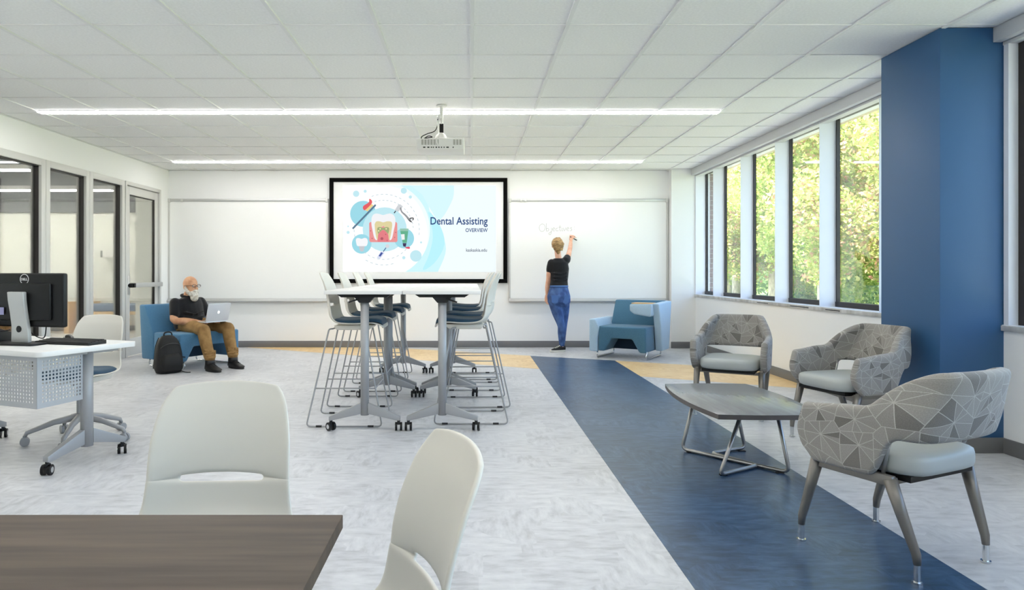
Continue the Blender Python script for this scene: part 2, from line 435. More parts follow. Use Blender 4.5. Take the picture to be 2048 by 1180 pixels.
pb = MB().box(.022, .062, -q + .13, q + .02, .955, 1.02).build('push_bar', M_ALU, d, bevel=.008)
MB().box(-.004, .03, q - .1, q - .02, .965, 1.01).build('bar_bracket', M_ALU, pb)
hp = MB().tube([(.0, -q + .05, .86), (.0, -q + .05, 1.12)], .035, 14, flat=((1, 0, 0), .6)).build('lock_plate', M_ALU, d, smooth=True)
MB().cyl((.0, -q + .05, .985), (.075, -q + .05, .985), .03, 14).box(.05, .075, -q + .03, -q + .12, .955, 1.015).build('lever', M_BLACK, hp, bevel=.004)
# ================================================================== beyond the glass: lobby on the left
M_LWALL = mat('cream_lobby_paint', (228, 228, 220), .6)
M_LDARK = mat('charcoal_deck', (88, 90, 92), .7)
M_LFLOOR = mat('lobby_floor_grey', (206, 205, 202), .35)
struct(MB().box(-14, XL - .15, 2.0, 16, -.12, 0).build('floor_lobby', M_LFLOOR))
struct(MB().box(-14, -5.4, 13.7, 13.9, 0, 2.36).build('wall_lobby_back', M_LWALL))
struct(MB().box(-14, -5.4, 13.6, 13.9, 2.36, 3.3).build('wall_lobby_bulkhead', M_LDARK))
struct(MB().box(-14, -5.4, 13.688, 13.7, 0, .10).build('baseboard_lobby', M_BASE))
struct(MB().box(-5.36, XL - .13, 10.95, 13.9, 0, 2.9).build('wall_lobby_return', M_LWALL))
struct(MB().box(-14.2, -14, 2.0, 16, 0, 3.4).build('wall_lobby_far', M_LWALL))
struct(MB().box(-14, XL - .15, 1.8, 2.0, 0, 3.4).build('wall_lobby_near', M_LWALL))
struct(MB().box(-14, XL - .13, 2.0, 16, 3.3, 3.5).build('ceiling_lobby', M_LDARK))
struct(MB().box(-9.6, -9.4, 2.0, 11.2, 0, 2.7).build('wall_lobby_side', M_LWALL))
lb = MB()
for k, (x0, x1, y, z) in enumerate(((-11, -6.6, 12.6, 2.66), (-11, -7.0, 10.9, 2.78), (-11, -5.6, 9.0, 2.9), (-11, -6.0, 7.0, 2.9))):
    o = thing('lobby_light', ['glowing light bar deepest in the lobby behind the glass', 'second glowing light bar in the lobby ceiling',
              'third light bar in the dark lobby ceiling', 'lobby light bar nearest the left edge'][k], 'light', ((x0 + x1) / 2, y, z), 0, 'lobby light bars')
    hx = (x1 - x0) / 2
    MB().box(-hx, hx, -.07, .07, .02, .09).build('housing', M_WHITE, o)
    MB().box(-hx + .01, hx - .01, -.065, .065, .0, .02).build('diffuser', mat('lobby_diffuser', (255, 255, 255), .5, emit=(255, 250, 240), estr=70), o)
    MB().cyl((-hx * .8, 0, .09), (-hx * .8, 0, 3.3 - z), .006, 6).build('hanger', M_BLACK, o); MB().cyl((hx * .8, 0, .09), (hx * .8, 0, 3.3 - z), .006, 6).build('hanger', M_BLACK, o)
for k, (y, z) in enumerate(((12.0, 3.08), (9.9, 3.1), (8.2, 3.12))):
    tag(MB().cyl((-13.5, y, z), (-5.5, y, z), .11, 16).build('ceiling_duct', M_LDARK, smooth=True),
        ['round duct crossing the lobby ceiling nearest the bulkhead', 'round duct in the middle of the lobby ceiling', 'round duct in the lobby ceiling nearest the camera'][k], 'duct', 'lobby ducts')
# benches in the lobby
def bench(x0, x1, label, yb=13.25):
    t = thing('lobby_bench', label, 'bench', ((x0 + x1) / 2, yb, 0), 0, 'lobby benches'); hx = (x1 - x0) / 2
    for s in (-1, 1): MB().box(s * hx - .05, s * hx + .05, -.28, .28, 0, .60).build('end_panel', M_OAK, t, bevel=.006)
    MB().box(-hx + .05, hx - .05, -.26, .26, .36, .42).build('seat_rail', M_OAK, t)
    MB().box(-hx + .055, hx - .055, -.27, .25, .42, .56).build('cushion', M_NAVYF if False else mat('blue_grey_vinyl', (92, 108, 134), .4), t, bevel=.03, seg=3)
bench(-7.36, -5.9, 'oak bench with blue cushion seen through the glass beside the door')
bench(-9.1, -7.66, 'oak bench with blue cushion mostly hidden by the computer monitor')
s = thing('lobby_sign', 'small white projecting sign with dark edge on the lobby wall', 'sign', (-7.12, 13.5, 1.46))
MB().box(-.13, .15, -.02, .02, 0, .13).build('panel', M_WHITE, s); MB().box(-.17, -.13, -.02, .2, 0, .13).build('bracket', M_BLACK, s)
# ================================================================== outside the windows
M_LAWN = add_noise(mat('lawn', (96, 120, 60), .9), (86, 108, 52), (128, 140, 78), nscale=.8)
struct(MB().box(XG + .3, 70, -20, 90, -.6, -.5).build('ground_outside', M_LAWN))
struct(MB().box(XG + .35, 7.6, -20, 60, -.52, -.49).build('ground_bounce_slab', add_noise(mat('pale_bounce_slab', (196, 192, 184), .9), (184, 180, 172), (206, 202, 194), nscale=2)))  # unseen pale slab, added to bounce sunlight through the windows onto the ceiling
M_BRICK = add_noise(mat('purple_brown_brick', (96, 74, 74), .85), (84, 66, 68), (116, 88, 82), nscale=6)
M_MORTAR = mat('mortar', (168, 160, 152), .9)
bp = struct(MB().box(3.66, 3.96, 10.72, 11.4, -.5, 3.6).build('wall_brick_wing', M_MORTAR))
bme = {}
for r in range(54):
    z = -.5 + r * .0755; offs = 0 if r % 2 else .1
    for a, b in ((3.655, 3.855 - offs - .01), (3.855 - offs, 3.965)):
        k = (round(a, 3), round(b, 3))
        if k not in bme:
            m_ = MB().box(a, b, -.012, 0, 0, .065); me = bpy.data.meshes.new('brick'); me.from_pydata(m_.v, [], m_.f); me.materials.append(M_BRICK); bme[k] = me
        put('brick', bme[k], bp, (0, 10.722, z))
struct(MB().box(XR + .2, 3.95, YF, 10.7, 2.74, 3.2).build('wall_outer_lintel', mat('tan_stone', (206, 186, 150), .8)))
def leaf_mat(name, a, b, c):
    m = bpy.data.materials.new(name); m.use_nodes = True; t = m.node_tree; p = t.nodes['Principled BSDF']
    g = t.nodes.new('ShaderNodeNewGeometry'); r = ramp(t, [(0, col(*a)), (.55, col(*b)), (1, col(*c))])
    t.links.new(g.outputs['Random Per Island'], r.inputs[0]); t.links.new(r.outputs[0], p.inputs['Base Color'])
    p.inputs['Roughness'].default_value = .55
    tl = t.nodes.new('ShaderNodeBsdfTranslucent'); t.links.new(r.outputs[0], tl.inputs[0])
    mx = t.nodes.new('ShaderNodeMixShader'); mx.inputs[0].default_value = .45
    t.links.new(p.outputs[0], mx.inputs[1]); t.links.new(tl.outputs[0], mx.inputs[2])
    t.links.new(mx.outputs[0], t.nodes['Material Output'].inputs[0]); return m
M_LEAF = [leaf_mat('maple_leaves', (128, 156, 70), (178, 196, 102), (212, 208, 136)),
          leaf_mat('reddening_maple_leaves', (140, 160, 80), (182, 192, 108), (196, 140, 128)),
          leaf_mat('dark_hedge_leaves', (84, 112, 62), (112, 138, 76), (150, 166, 96))]
M_BARK = add_noise(mat('pale_bark', (176, 164, 150), .9), (140, 130, 120), (196, 186, 172), scale=(4, 4, 1), nscale=6)
def leaves(cl, n, size, rng, m, parent, name='crown'):
    cl = np.array(cl); w = cl[:, 3] ** 2; w = w / w.sum()
    k = rng.choice(len(cl), n, p=w); dirs = rng.normal(size=(n, 3)); dirs /= np.linalg.norm(dirs, axis=1)[:, None]
    c = cl[k, :3] + dirs * (cl[k, 3] * (rng.random(n) ** .45))[:, None]
    nr = rng.normal(size=(n, 3)) + np.array([-.3, -.5, .7]); nr /= np.linalg.norm(nr, axis=1)[:, None]
    a = np.cross(nr, rng.normal(size=(n, 3))); a /= np.linalg.norm(a, axis=1)[:, None]; b = np.cross(nr, a)
    s = (size * (.6 + .8 * rng.random(n)))[:, None]
    v = np.stack([c - a * s, c - b * s * .62 + nr * s * .15, c + a * s, c + b * s * .62 + nr * s * .15], 1).reshape(-1, 3)
    me = bpy.data.meshes.new(name); me.vertices.add(len(v)); me.vertices.foreach_set('co', v.ravel())
    me.loops.add(4 * n); me.loops.foreach_set('vertex_index', np.arange(4 * n, dtype=np.int32)); me.polygons.add(n)
    me.polygons.foreach_set('loop_start', np.arange(0, 4 * n, 4, dtype=np.int32)); me.update(calc_edges=True); me.validate()
    me.materials.append(m); o = put(name, me, parent); o['kind'] = 'stuff'; return o
def tree(x, y, h, rad, label, seed, m, n=60000, z0=-.5, low=.9, lean=0.0, group='trees outside the windows'):
    rng = np.random.default_rng(seed); t = thing('maple_tree', label, 'tree', (x, y, z0), 0, group)
    r0 = .15 + .02 * rad; top = Vector((lean, 0, h * .62))
    MB().tube([(0, 0, 0), (lean * .15, .05, h * .2), (lean * .5, -.03, h * .4), top], [r0, r0 * .8, r0 * .6, r0 * .3], 10).build('trunk', M_BARK, t, smooth=True)
    cl = []
    for k in range(9):
        a = k * 2.4 + seed; zz = h * (.16 + .05 * k); L = rad * (.75 + .3 * rng.random())
        e = Vector((cos(a) * L, sin(a) * L, zz + L * .45)); b = Vector((lean * zz / (h * .62), 0, zz))
        mid = (b + e) / 2 + Vector((0, 0, .12))
        MB().tube([b, mid, e], [r0 * .45, r0 * .3, r0 * .1], 6).build('branch', M_BARK, t, smooth=True)
        for q in (.45, .8, 1.05):
            p = b + (e - b) * q; cl.append((p.x, p.y, p.z + .15, rad * (.3 + .16 * rng.random())))
    for k in range(26):
        a = rng.random() * 6.283; zz = h * (low / h + (1 - low / h) * rng.random()); f = 1 - max(0, (zz - h * .55) / (h * .45)) ** 1.5 * .7
        rr = rad * sqrt(rng.random()) * f
        cl.append((cos(a) * rr, sin(a) * rr, zz, rad * (.22 + .16 * rng.random())))
    leaves(cl, n, .05, rng, m, t)
    return t
TL = [('leafy green maple tree nearest the blue column', 9.2, 14.6, 7.5, 2.1, 1), ('pale trunked maple tree in the widest visible window', 9.6, 18.6, 8.0, 2.1, 0),
      ('maple tree with reddish tips behind the middle windows', 10.0, 22.6, 8.0, 2.1, 1), ('yellow green maple tree seen in the far narrow window', 10.4, 26.8, 8.2, 2.1, 0),
      ('tall maple tree farthest along the window wall', 12.6, 33.5, 9.0, 3.0, 0), ('maple tree filling the background behind the first row', 15.0, 22.0, 9.5, 2.9, 0),
      ('maple tree at the back beyond the pale trunk', 15.5, 28.8, 9.5, 2.9, 1)]
for i, (lab, x, y, h, r, mi) in enumerate(TL):
    tree(x, y, h, r, lab, 11 + i, M_LEAF[mi], low=1.3 if i < 4 else .8)
rng = np.random.default_rng(5)
for k in range(7):
    hx, hy = 20.5 + 1.2 * sin(k * 2), 22 + 6.4 * k
    hd = thing('hedge_bush', ['dark green bush low behind the first maple', 'dark green bush beside the pale trunk', 'dark green bush under the middle maple', 'dark green bush between two maple trunks',
         'dark green bush behind the far maple', 'dark green bush near the far end', 'dark green bush at the very back'][k], 'bush', (hx, hy, -.5), 0, 'hedge bushes outside')
    leaves([(rng.normal() * 1.0, rng.normal() * 1.6, .3 + rng.random() * 1.6, .9) for _ in range(14)], 7000, .10, rng, M_LEAF[2], hd, 'foliage')
    MB().cyl((0, 0, 0), (0, 0, 1.2), .06, 8).build('stem', M_BARK, hd)
# ================================================================== shell chairs and stools
def shell_mesh():
    # y, z, half width, forward curl of the edges, upward curl of the edges
    P = [(.228, -.042, .135, 0, .0), (.220, -.014, .182, 0, .0), (.15, .002, .212, 0, .006), (.03, -.010, .217, 0, .012), (-.09, -.010, .217, .0, .018),
         (-.155, .008, .213, .020, .022), (-.192, .048, .203, .040, .014), (-.207, .105, .196, .046, .004), (-.214, .17, .193, .044, 0),
         (-.225, .24, .191, .038, 0), (-.245, .315, .180, .030, 0), (-.262, .358, .170, .025, 0), (-.276, .394, .158, .022, 0)]
    rows = catmull(P, 46); nu = 25; mb = MB()
    zs = .135                                    # height of the lumbar slot
    r0 = max(i for i, r in enumerate(rows) if r[1] < zs and r[0] < -.15); 
    rows.insert(r0 + 1, (rows[r0] + rows[r0 + 1]) / 2)
    for i, (y, z, hw, cy, cz) in enumerate(rows):
        top = max(0.0, (i - 40) / 5.0)
        for k in range(nu):
            u = -1 + 2 * k / (nu - 1); a = abs(u) ** 2.2
            w = hw
            tt = max(0.0, (i - 34) / 12.0)
            w = hw * (1 - .10 * tt ** 3.5)
            zz = z + cz * a - .012 * a * tt ** 2
            lens = max(0.0, 1 - (u / .93) ** 2)
            y_ = y
            if i == r0: zz = zs - .0105 * lens - .001
            if i == r0 + 1: zz = zs; y_ = y - .013 * lens ** .5
            if i == r0 + 2: zz = zs + .0105 * lens + .001
            if i == 0: zz = z + .004 * a
            mb.v.append((w * u, y_ + cy * a, zz))
    for i in range(len(rows) - 1):
        for k in range(nu - 1):
            u0, u1 = -1 + 2 * k / (nu - 1), -1 + 2 * (k + 1) / (nu - 1)
            if i in (r0, r0 + 1) and max(abs(u0), abs(u1)) < .62: continue
            a = i * nu + k; mb.f.append((a, a + 1, a + nu + 1, a + nu))
    return mb
_tmp = shell_mesh().build('shell', M_SHELL, smooth=True, fix=True)
ME_SHELL = _tmp.data; bpy.data.objects.remove(_tmp); ME_SHELL.shade_smooth()
def make_shell(parent, z, dy=0.0):
    return put('shell', ME_SHELL, parent, (0, dy, z), None, (('SOLIDIFY', dict(thickness=.011, offset=0)), ('SUBSURF', dict(levels=1, render_levels=1))))
def pad_mesh():
    mb = MB(); rows = catmull([(.226, -.022, .145), (.212, .004, .180), (.15, .016, .200), (.03, .006, .207), (-.07, .004, .205), (-.12, .008, .19), (-.145, .014, .15)], 16); R = []
    for i, (y, z, hw) in enumerate(rows):
        e = .35 if i in (0, 15) else .75 if i in (1, 14) else 1.0; ring = []
        for k in range(15):
            u = -1 + 2 * k / 14; ring.append((hw * u, y, z + .012 * abs(u) ** 2.2 + .024 * e * (1 - abs(u) ** 6)))
        for k in range(15):
            u = 1 - 2 * k / 14; ring.append((hw * u, y, z + .012 * abs(u) ** 2.2 - .012))
        R.append(ring)
    return mb.rings(R)
_tmp = pad_mesh().build('seat_pad', M_PADF, smooth=True); ME_PAD = _tmp.data; bpy.data.objects.remove(_tmp); ME_PAD.shade_smooth()
def seat_set(t, z, dy=0.0, pan=True):
    make_shell(t, z, dy); put('seat_pad', ME_PAD, t, (0, dy, z))
    if pan:
        MB().prism([(-.13, -.052), (.12, -.052), (.17, -.012), (-.15, -.016)], 'x', -.15, .15).build('seat_pan', M_SHELL, t, bevel=.01, loc=(0, dy, z))
# ---- bar stools: sled frame
def make_stool():
    t = thing('bar_stool', '', 'stool', group='stools along the high tables')
    seat_set(t, .775, .05)
    for s in (-1, 1):
        lp = bend([(s * .165, -.10, .735), (s * .19, -.125, .735), (s * .245, -.285, .007), (s * .245, .285, .007), (s * .19, .15, .735), (s * .165, .12, .735)], .035, 5)
        f = MB().tube(lp, .0062, 8).build('side_frame', M_STEEL, t, smooth=True)
        k = (.735 - .29) / .728
        MB().tube([(s * (.19 + .055 * k), -.125 - .16 * k, .29), (s * (.19 + .055 * k), .15 + .135 * k, .29)], .005, 8).build('side_rail', M_STEEL, t, smooth=True)
        for y in (-.19, .20): MB().cyl((s * .245, y - .022, .0078), (s * .245, y + .022, .0078), .0078, 8).build('glide', M_RUBBER, f)
    k = (.735 - .29) / .728
    MB().tube([(-.19 - .055 * k, .15 + .135 * k, .29), (.19 + .055 * k, .15 + .135 * k, .29)], .005, 8).build('footrest', M_STEEL, t, smooth=True)
    MB().tube([(-.165, -.10, .735), (.165, -.10, .735)], .0062, 8).build('cross_rod', M_STEEL, t, smooth=True)
    MB().tube([(-.165, .12, .735), (.165, .12, .735)], .0062, 8).build('cross_rod', M_STEEL, t, smooth=True)
    return t
stool0 = make_stool(); nth = ['nearest the camera', 'second from the camera', 'third from the camera', 'farthest from the camera']
SP = [(-.955, 5.40, 1, 0), (-.965, 6.17, 1, 0), (-.96, 6.92, 1, 0), (-.965, 7.68, 1, 0), (.0, 5.49, -1, 0), (.045, 6.13, -1, .05), (.01, 6.98, -1, 0), (.0, 7.66, -1, 0)]
for i, (x, y, fx, tw) in enumerate(SP):
    lab = 'white stool %s of the high tables, %s' % ('on the left' if fx > 0 else 'on the right', nth[i % 4])
    rz = head(fx, 0) + tw
    if i == 0: stool0.location = (x, y, .0015); stool0.rotation_euler = (0, 0, rz); stool0['label'] = lab
    else: dup(stool0, (x, y, .0015), rz, lab)
# ---- four leg chairs at the walnut table
def make_chair(name, label, loc, rz, group):
    t = thing(name, label, 'chair', loc, rz, group); seat_set(t, .462, 0)
    for s in (-1, 1):
        MB().tube(bend([(s * .15, .15, .42), (s * .17, .17, .41), (s * .225, .215, .0)], .03), .0095, 10).build('leg', M_STEEL, t, smooth=True)
        MB().tube(bend([(s * .15, -.12, .42), (s * .17, -.14, .41), (s * .225, -.24, .0)], .03), .0095, 10).build('leg', M_STEEL, t, smooth=True)
        MB().cyl((s * .15, -.12, .42), (s * .15, .15, .42), .0095, 8).build('seat_bar', M_STEEL, t)
    return t
make_chair('shell_chair', 'white shell chair facing the camera behind the brown table', (-.685, 1.71, 0), head(.05, -1), 'shell chairs at the brown table')
make_chair('shell_chair', 'white shell chair turned sideways at the right end of the brown table', (-.268, 1.215, 0), head(-.95, -.31), 'shell chairs at the brown table')
# ---- swivel chair at the desk
def swivel(loc, rz):
    t = thing('swivel_chair', 'white shell swivel chair on casters behind the computer desk', 'chair', loc, rz); seat_set(t, .465, 0)
    MB().cyl((0, 0, .13), (0, 0, .40), .024, 14).cyl((0, 0, .38), (0, 0, .42), .06, 14).build('gas_column', M_STEEL, t, smooth=False)
    MB().tube([(.03, .0, .40), (.2, .02, .395)], .006, 6).build('height_lever', M_BLACK, t)
    for k in range(5):
        a = k * 2 * pi / 5 + radians(-6) - rz; e = Vector((cos(a), sin(a), 0))
        arm = MB().tube([e * .015 + Vector((0, 0, .165)), e * .16 + Vector((0, 0, .14)), e * .315 + Vector((0, 0, .085)), e * .325 + Vector((0, 0, .06))], [.026, .02, .015, .012], 8).build('base_arm', M_STEEL, t, smooth=True)
        c = e * .325; w = Vector((-e.y, e.x, 0))
        MB().cyl(c + w * .006 + Vector((0, 0, .029)), c + w * .024 + Vector((0, 0, .029)), .029, 14).cyl(c - w * .006 + Vector((0, 0, .029)), c - w * .024 + Vector((0, 0, .029)), .029, 14).cyl(c + Vector((0, 0, .05)), c + Vector((0, 0, .07)), .012, 8).build('caster', M_GREYP, arm)
    return t
swivel((-2.72, 4.77, 0), head(-.08, -1.0))
# ================================================================== high tables (flip top, T legs on casters)
def caster(mb_parent, x, y, ang):
    c = Vector((x, y, 0)); w = Vector((cos(ang), sin(ang), 0)); z = Vector((0, 0, 1))
    o = MB()
    for s in (-1, 1): o.cyl(c + w * s * .010 + z * .031, c + w * s * .026 + z * .031, .031, 16)
    ob = o.build('caster', M_BLACK, mb_parent)
    MB().cyl(c + z * .045, c + z * .078, .011, 8).box(x - .009, x + .009, y - .016, y + .016, .045, .066).build('caster_fork', M_RUBBER, ob)
    h = MB()
    for s in (-1, 1): h.cyl(c + w * s * .026 + z * .031, c + w * s * .028 + z * .031, .017, 14)
    h.build('hub_cap', M_CHROME, ob)
    return ob
def t_leg(t, y, zt, half, ang=(.3, .1)):
    """column with a V shaped foot along local x"""
    MB().tube([(0, y, .115), (0, y, zt - .085)], .031, 18).build('column', M_STEEL, t, smooth=True)
    MB().tube([(0, y, zt - .09), (0, y, zt - .035)], .037, 18).build('collar', M_BLACK, t)
    for s in (-1, 1):
        P = [(s * .025, .205), (s * .025, .125), (s * half, .075), (s * (half + .012), .078), (s * (half + .012), .105)]
        MB().prism(P, 'y', y - .022, y + .022).build('foot_arm', M_STEEL, t, bevel=.003)
        caster(t, s * half, y, ang[0] if s < 0 else ang[1])
def high_table(label, x, y, flip, angs):
    t = thing('high_table', label, 'table', (x, y, .0012), 0, 'high tables pushed together'); L, Wd, zt = 1.52, .568, 1.033
    MB().box(-Wd / 2, Wd / 2, -L / 2, L / 2, zt - .027, zt).build('table_top', M_WHITE, t, bevel=.003)
    for s in (-1, 1):
        yy = s * .67
        MB().prism([(-.20, zt - .0275), (.20, zt - .0275), (.165, zt - .05), (-.165, zt - .05)], 'y', yy - .045, yy + .045).build('mounting_plate', M_BLACK, t)
        MB().prism([(-.07, zt - .05), (.07, zt - .05), (.035, zt - .09), (-.035, zt - .09)], 'y', yy - .04, yy + .04).build('tilt_bracket', M_RUBBER, t)
        MB().tube([(-.03 * flip, yy - .045, zt - .06), (-.11 * flip, yy - .055, zt - .085)], .006, 8).build('tilt_lever', M_BLACK, t)
        t_leg(t, yy, zt, .25, angs)
    MB().box(-.02, .02, -.62, .62, zt - .06, zt - .03).build('beam', M_BLACK, t)
    return t
high_table('front left white high table with silver column legs on casters', -.784, 5.725, 1, (.8, .1))
high_table('front right white high table with silver column legs on casters', -.212, 5.725, -1, (.05, -.15))
high_table('rear left white high table nearer the projection screen', -.784, 7.255, 1, (.1, .3))
high_table('rear right white high table nearer the projection screen', -.212, 7.255, -1, (.2, .0))
# ================================================================== brown table in the foreground
t = thing('brown_table', 'brown walnut laminate table in the near left foreground', 'table', (-.98, .84, 0))
MB().box(-.752, .752, -.38, .38, .7135, .738).build('table_top', M_WALNUT, t, bevel=.0015)
for s in (-1, 1):
    MB().box(s * .55 - .03, s * .55 + .03, -.03, .03, .06, .70).build('leg', M_STEEL, t, bevel=.005)
    MB().box(s * .55 - .03, s * .55 + .03, -.30, .30, .0, .05).build('foot', M_STEEL, t, bevel=.005)
    MB().box(s * .55 - .03, s * .55 + .03, -.28, .28, .69, .713).build('top_bracket', M_BLACK, t)
# ================================================================== computer desk on the left
U, V = Vector((-.927, .375, 0)), Vector((.375, .927, 0))
DZ = .728
desk = thing('computer_desk', 'white topped computer desk with perforated grey modesty panel', 'desk', (-2.37, 3.76, 0), atan2(V.y, V.x) - pi / 2)
# local: +y = into the desk (V), -x = along the desk to the left (U)
DL, DW = 1.45, .66
def rounded_poly(x0, x1, y0, y1, r, n=5):
    out = []
    for cx, cy, a0 in ((x1 - r, y1 - r, 0), (x0 + r, y1 - r, pi / 2), (x0 + r, y0 + r, pi), (x1 - r, y0 + r, 1.5 * pi)):
        for k in range(n + 1): a = a0 + pi / 2 * k / n; out.append((cx + r * cos(a), cy + r * sin(a)))
    return out
MB().prism(rounded_poly(-DL, 0, 0, DW, .045), 'z', DZ - .030, DZ).build('desk_top', M_WHITE, desk, bevel=.003)
for k, x in enumerate((-.135, -1.28)):
    cy = .40
    MB().tube([(x, cy, .11), (x, cy, DZ - .03)], .036, 18).build('column', M_STEEL, desk, smooth=True)
    for s in (-1, 1):
        hy = .255
        MB().prism([(cy + s * .03, .215), (cy + s * .03, .125), (cy + s * hy, .075), (cy + s * (hy + .012), .078), (cy + s * (hy + .012), .108)], 'x', x - .022, x + .022).build('foot_arm', M_STEEL, desk, bevel=.003)
        caster(desk, x, cy + s * hy, .5 if s < 0 else .8)
    MB().box(x - .03, x + .03, .10, .60, DZ - .055, DZ - .030).build('top_bracket', M_STEEL, desk)
M_PERF = mat('grey_perforated_steel', (176, 177, 179), .5, .2)
def perforated(L, H, px, pz, hx, hz, m=.022):
    """flat sheet L x H (x, z) with square holes"""
    xs_, zs_ = [0.0], [0.0]
    nx, nz = int((L - 2 * m) / px), int((H - 2 * m) / pz)
    ox, oz = (L - nx * px) / 2, (H - nz * pz) / 2
    for i in range(nx): xs_ += [ox + i * px + (px - hx) / 2, ox + i * px + (px + hx) / 2]
    for i in range(nz): zs_ += [oz + i * pz + (pz - hz) / 2, oz + i * pz + (pz + hz) / 2]
    xs_.append(L); zs_.append(H); mb = MB(); n = len(xs_)
    for z in zs_:
        for x in xs_: mb.v.append((x, 0, z))
    for j in range(len(zs_) - 1):
        for i in range(n - 1):
            if i % 2 and j % 2: continue
            a = j * n + i; mb.f.append((a, a + 1, a + n + 1, a + n))
    return mb
SOL = (('SOLIDIFY', dict(thickness=.002, offset=0)),)
o = perforated(1.27, .298, .0245, .0205, .0125, .0115).build('modesty_panel', M_PERF, desk, mods=SOL, loc=(-1.36, .05, .40))
o = perforated(.335, .298, .0235, .0205, .0125, .0115).build('modesty_panel_return', M_PERF, desk, mods=SOL, loc=(-.088, .05, .40), rot=(0, 0, radians(97)))
# ---- monitor, keyboard, mouse, phone on the desk
def D(u, v, z): return Vector((-2.37, 3.76, 0)) + U * u + V * v + Vector((0, 0, z))
mon = thing('computer_monitor', 'black computer monitor seen from behind on the desk', 'monitor', D(.505, .25, DZ), head(.20, .98))   # local +y = screen side (away from us)
MB().prism(rounded_poly(-.185, .155, -.085, .10, .03), 'z', 0, .012).build('stand_base', M_BLACK, mon, bevel=.003)
R = []
for z, y, hw in ((.012, .0, .062), (.06, .0, .060), (.12, -.004, .056), (.20, -.018, .054), (.27, -.030, .056), (.318, -.034, .057), (.322, -.034, .055)):
    R.append([(-hw, y + .014, z), (hw, y + .014, z), (hw, y - .014, z), (-hw, y - .014, z)])
st = MB().rings(R).build('stand_column', mat('silver_stand', (190, 190, 188), .4, .4), mon, bevel=.005)
MB().tube([(.0, -.012, .095), (.0, -.022, .095)], .020, 14, flat=((1, 0, 0), .8)).build('cable_hole', M_BLACK, st)
scr = MB().box(-.278, .278, .022, .062, .105, .435).build('screen_housing', M_BLACK, mon, bevel=.012, seg=3)
MB().box(-.20, .20, -.0, .024, .145, .375).build('rear_bulge', M_BLACKG if False else M_BLACK, scr, bevel=.012)
MB().box(-.266, .266, .062, .0635, .12, .425).build('screen_face', M_BLACKG, scr)
M_LOGO = mat('silver_print', (214, 214, 214), .4)
lg = MB(); lg.tube([(cos(a) * .030, .0, sin(a) * .030) for a in [2 * pi * k / 32 for k in range(32)]], .0021, 6, closed=True)
lgo = lg.build('logo_ring', M_LOGO, scr, loc=(.0, .0215, .398))
text_mesh('logo_letters', 'DELL', .0205, M_LOGO, lgo, (0, -.0015, -.0075), (pi / 2, 0, 0), 'CENTER', bold=.0006, extrude=.0004, sx=1.05)
MB().box(-.10, .0, -.0075, -.006, .18, .225).build('label_sticker', mat('violet_label', (150, 150, 190), .5), scr, loc=(.16 - .28, 0, 0))
kb = thing('keyboard', 'slim black keyboard on the white desk right of the monitor', 'keyboard', D(.27, .39, DZ), atan2(V.y, V.x) - pi / 2 + .12)
MB().prism([(-.07, 0), (.07, 0), (.07, .024), (-.07, .012)], 'x', -.21, .21).build('keyboard_body', M_BLACK, kb, bevel=.003)
for r in range(5):
    MB().box(-.2, .2, -.062 + r * .026, -.040 + r * .026, .0118 + r * .0022, .0185 + r * .0024).build('key_row', M_RUBBER, kb, bevel=.002)
ms = thing('computer_mouse', 'black computer mouse behind the keyboard', 'mouse', D(.45, .52, DZ), .5)
mbm = MB().sphere((0, 0, .0), .034, .058, .036, 16, 10); mbm.v = [(x, y, max(z, -.004) + .005) for x, y, z in mbm.v]
mbm.build('mouse_body', M_BLACKG, ms, smooth=True)
MB().box(-.003, .003, .02, .045, .026, .034).build('scroll_wheel', M_GREYP, ms)
ph = thing('desk_phone', 'black box shaped desk phone at the left edge of the picture', 'phone', D(.80, .24, DZ), head(.2, .98))
MB().prism([(-.09, 0), (.09, 0), (.09, .06), (-.06, .11), (-.09, .10)], 'x', -.12, .10).build('phone_base', M_BLACK, ph, bevel=.006)
MB().tube([(-.09, -.02, .115), (-.09, .05, .10)], .02, 10).build('handset', M_BLACKG, ph, smooth=True)
ca = thing('monitor_cable', 'thin black cable hanging behind the monitor', 'cable', D(.57, .25, DZ))
MB().tube(catmull([(.20, .0, .20), (.21, -.02, .12), (.19, -.01, .04), (.13, .0, .05), (.07, .02, .09), (.03, .03, .11)], 20), .0035, 6).build('cable_run', M_BLACK, ca, smooth=True)
MB().tube(catmull([(-.25, -.04, .012), (-.18, -.06, .05), (-.10, -.04, .07), (.0, -.035, .09)], 16), .0035, 6).build('cable_run', M_BLACK, ca, smooth=True)
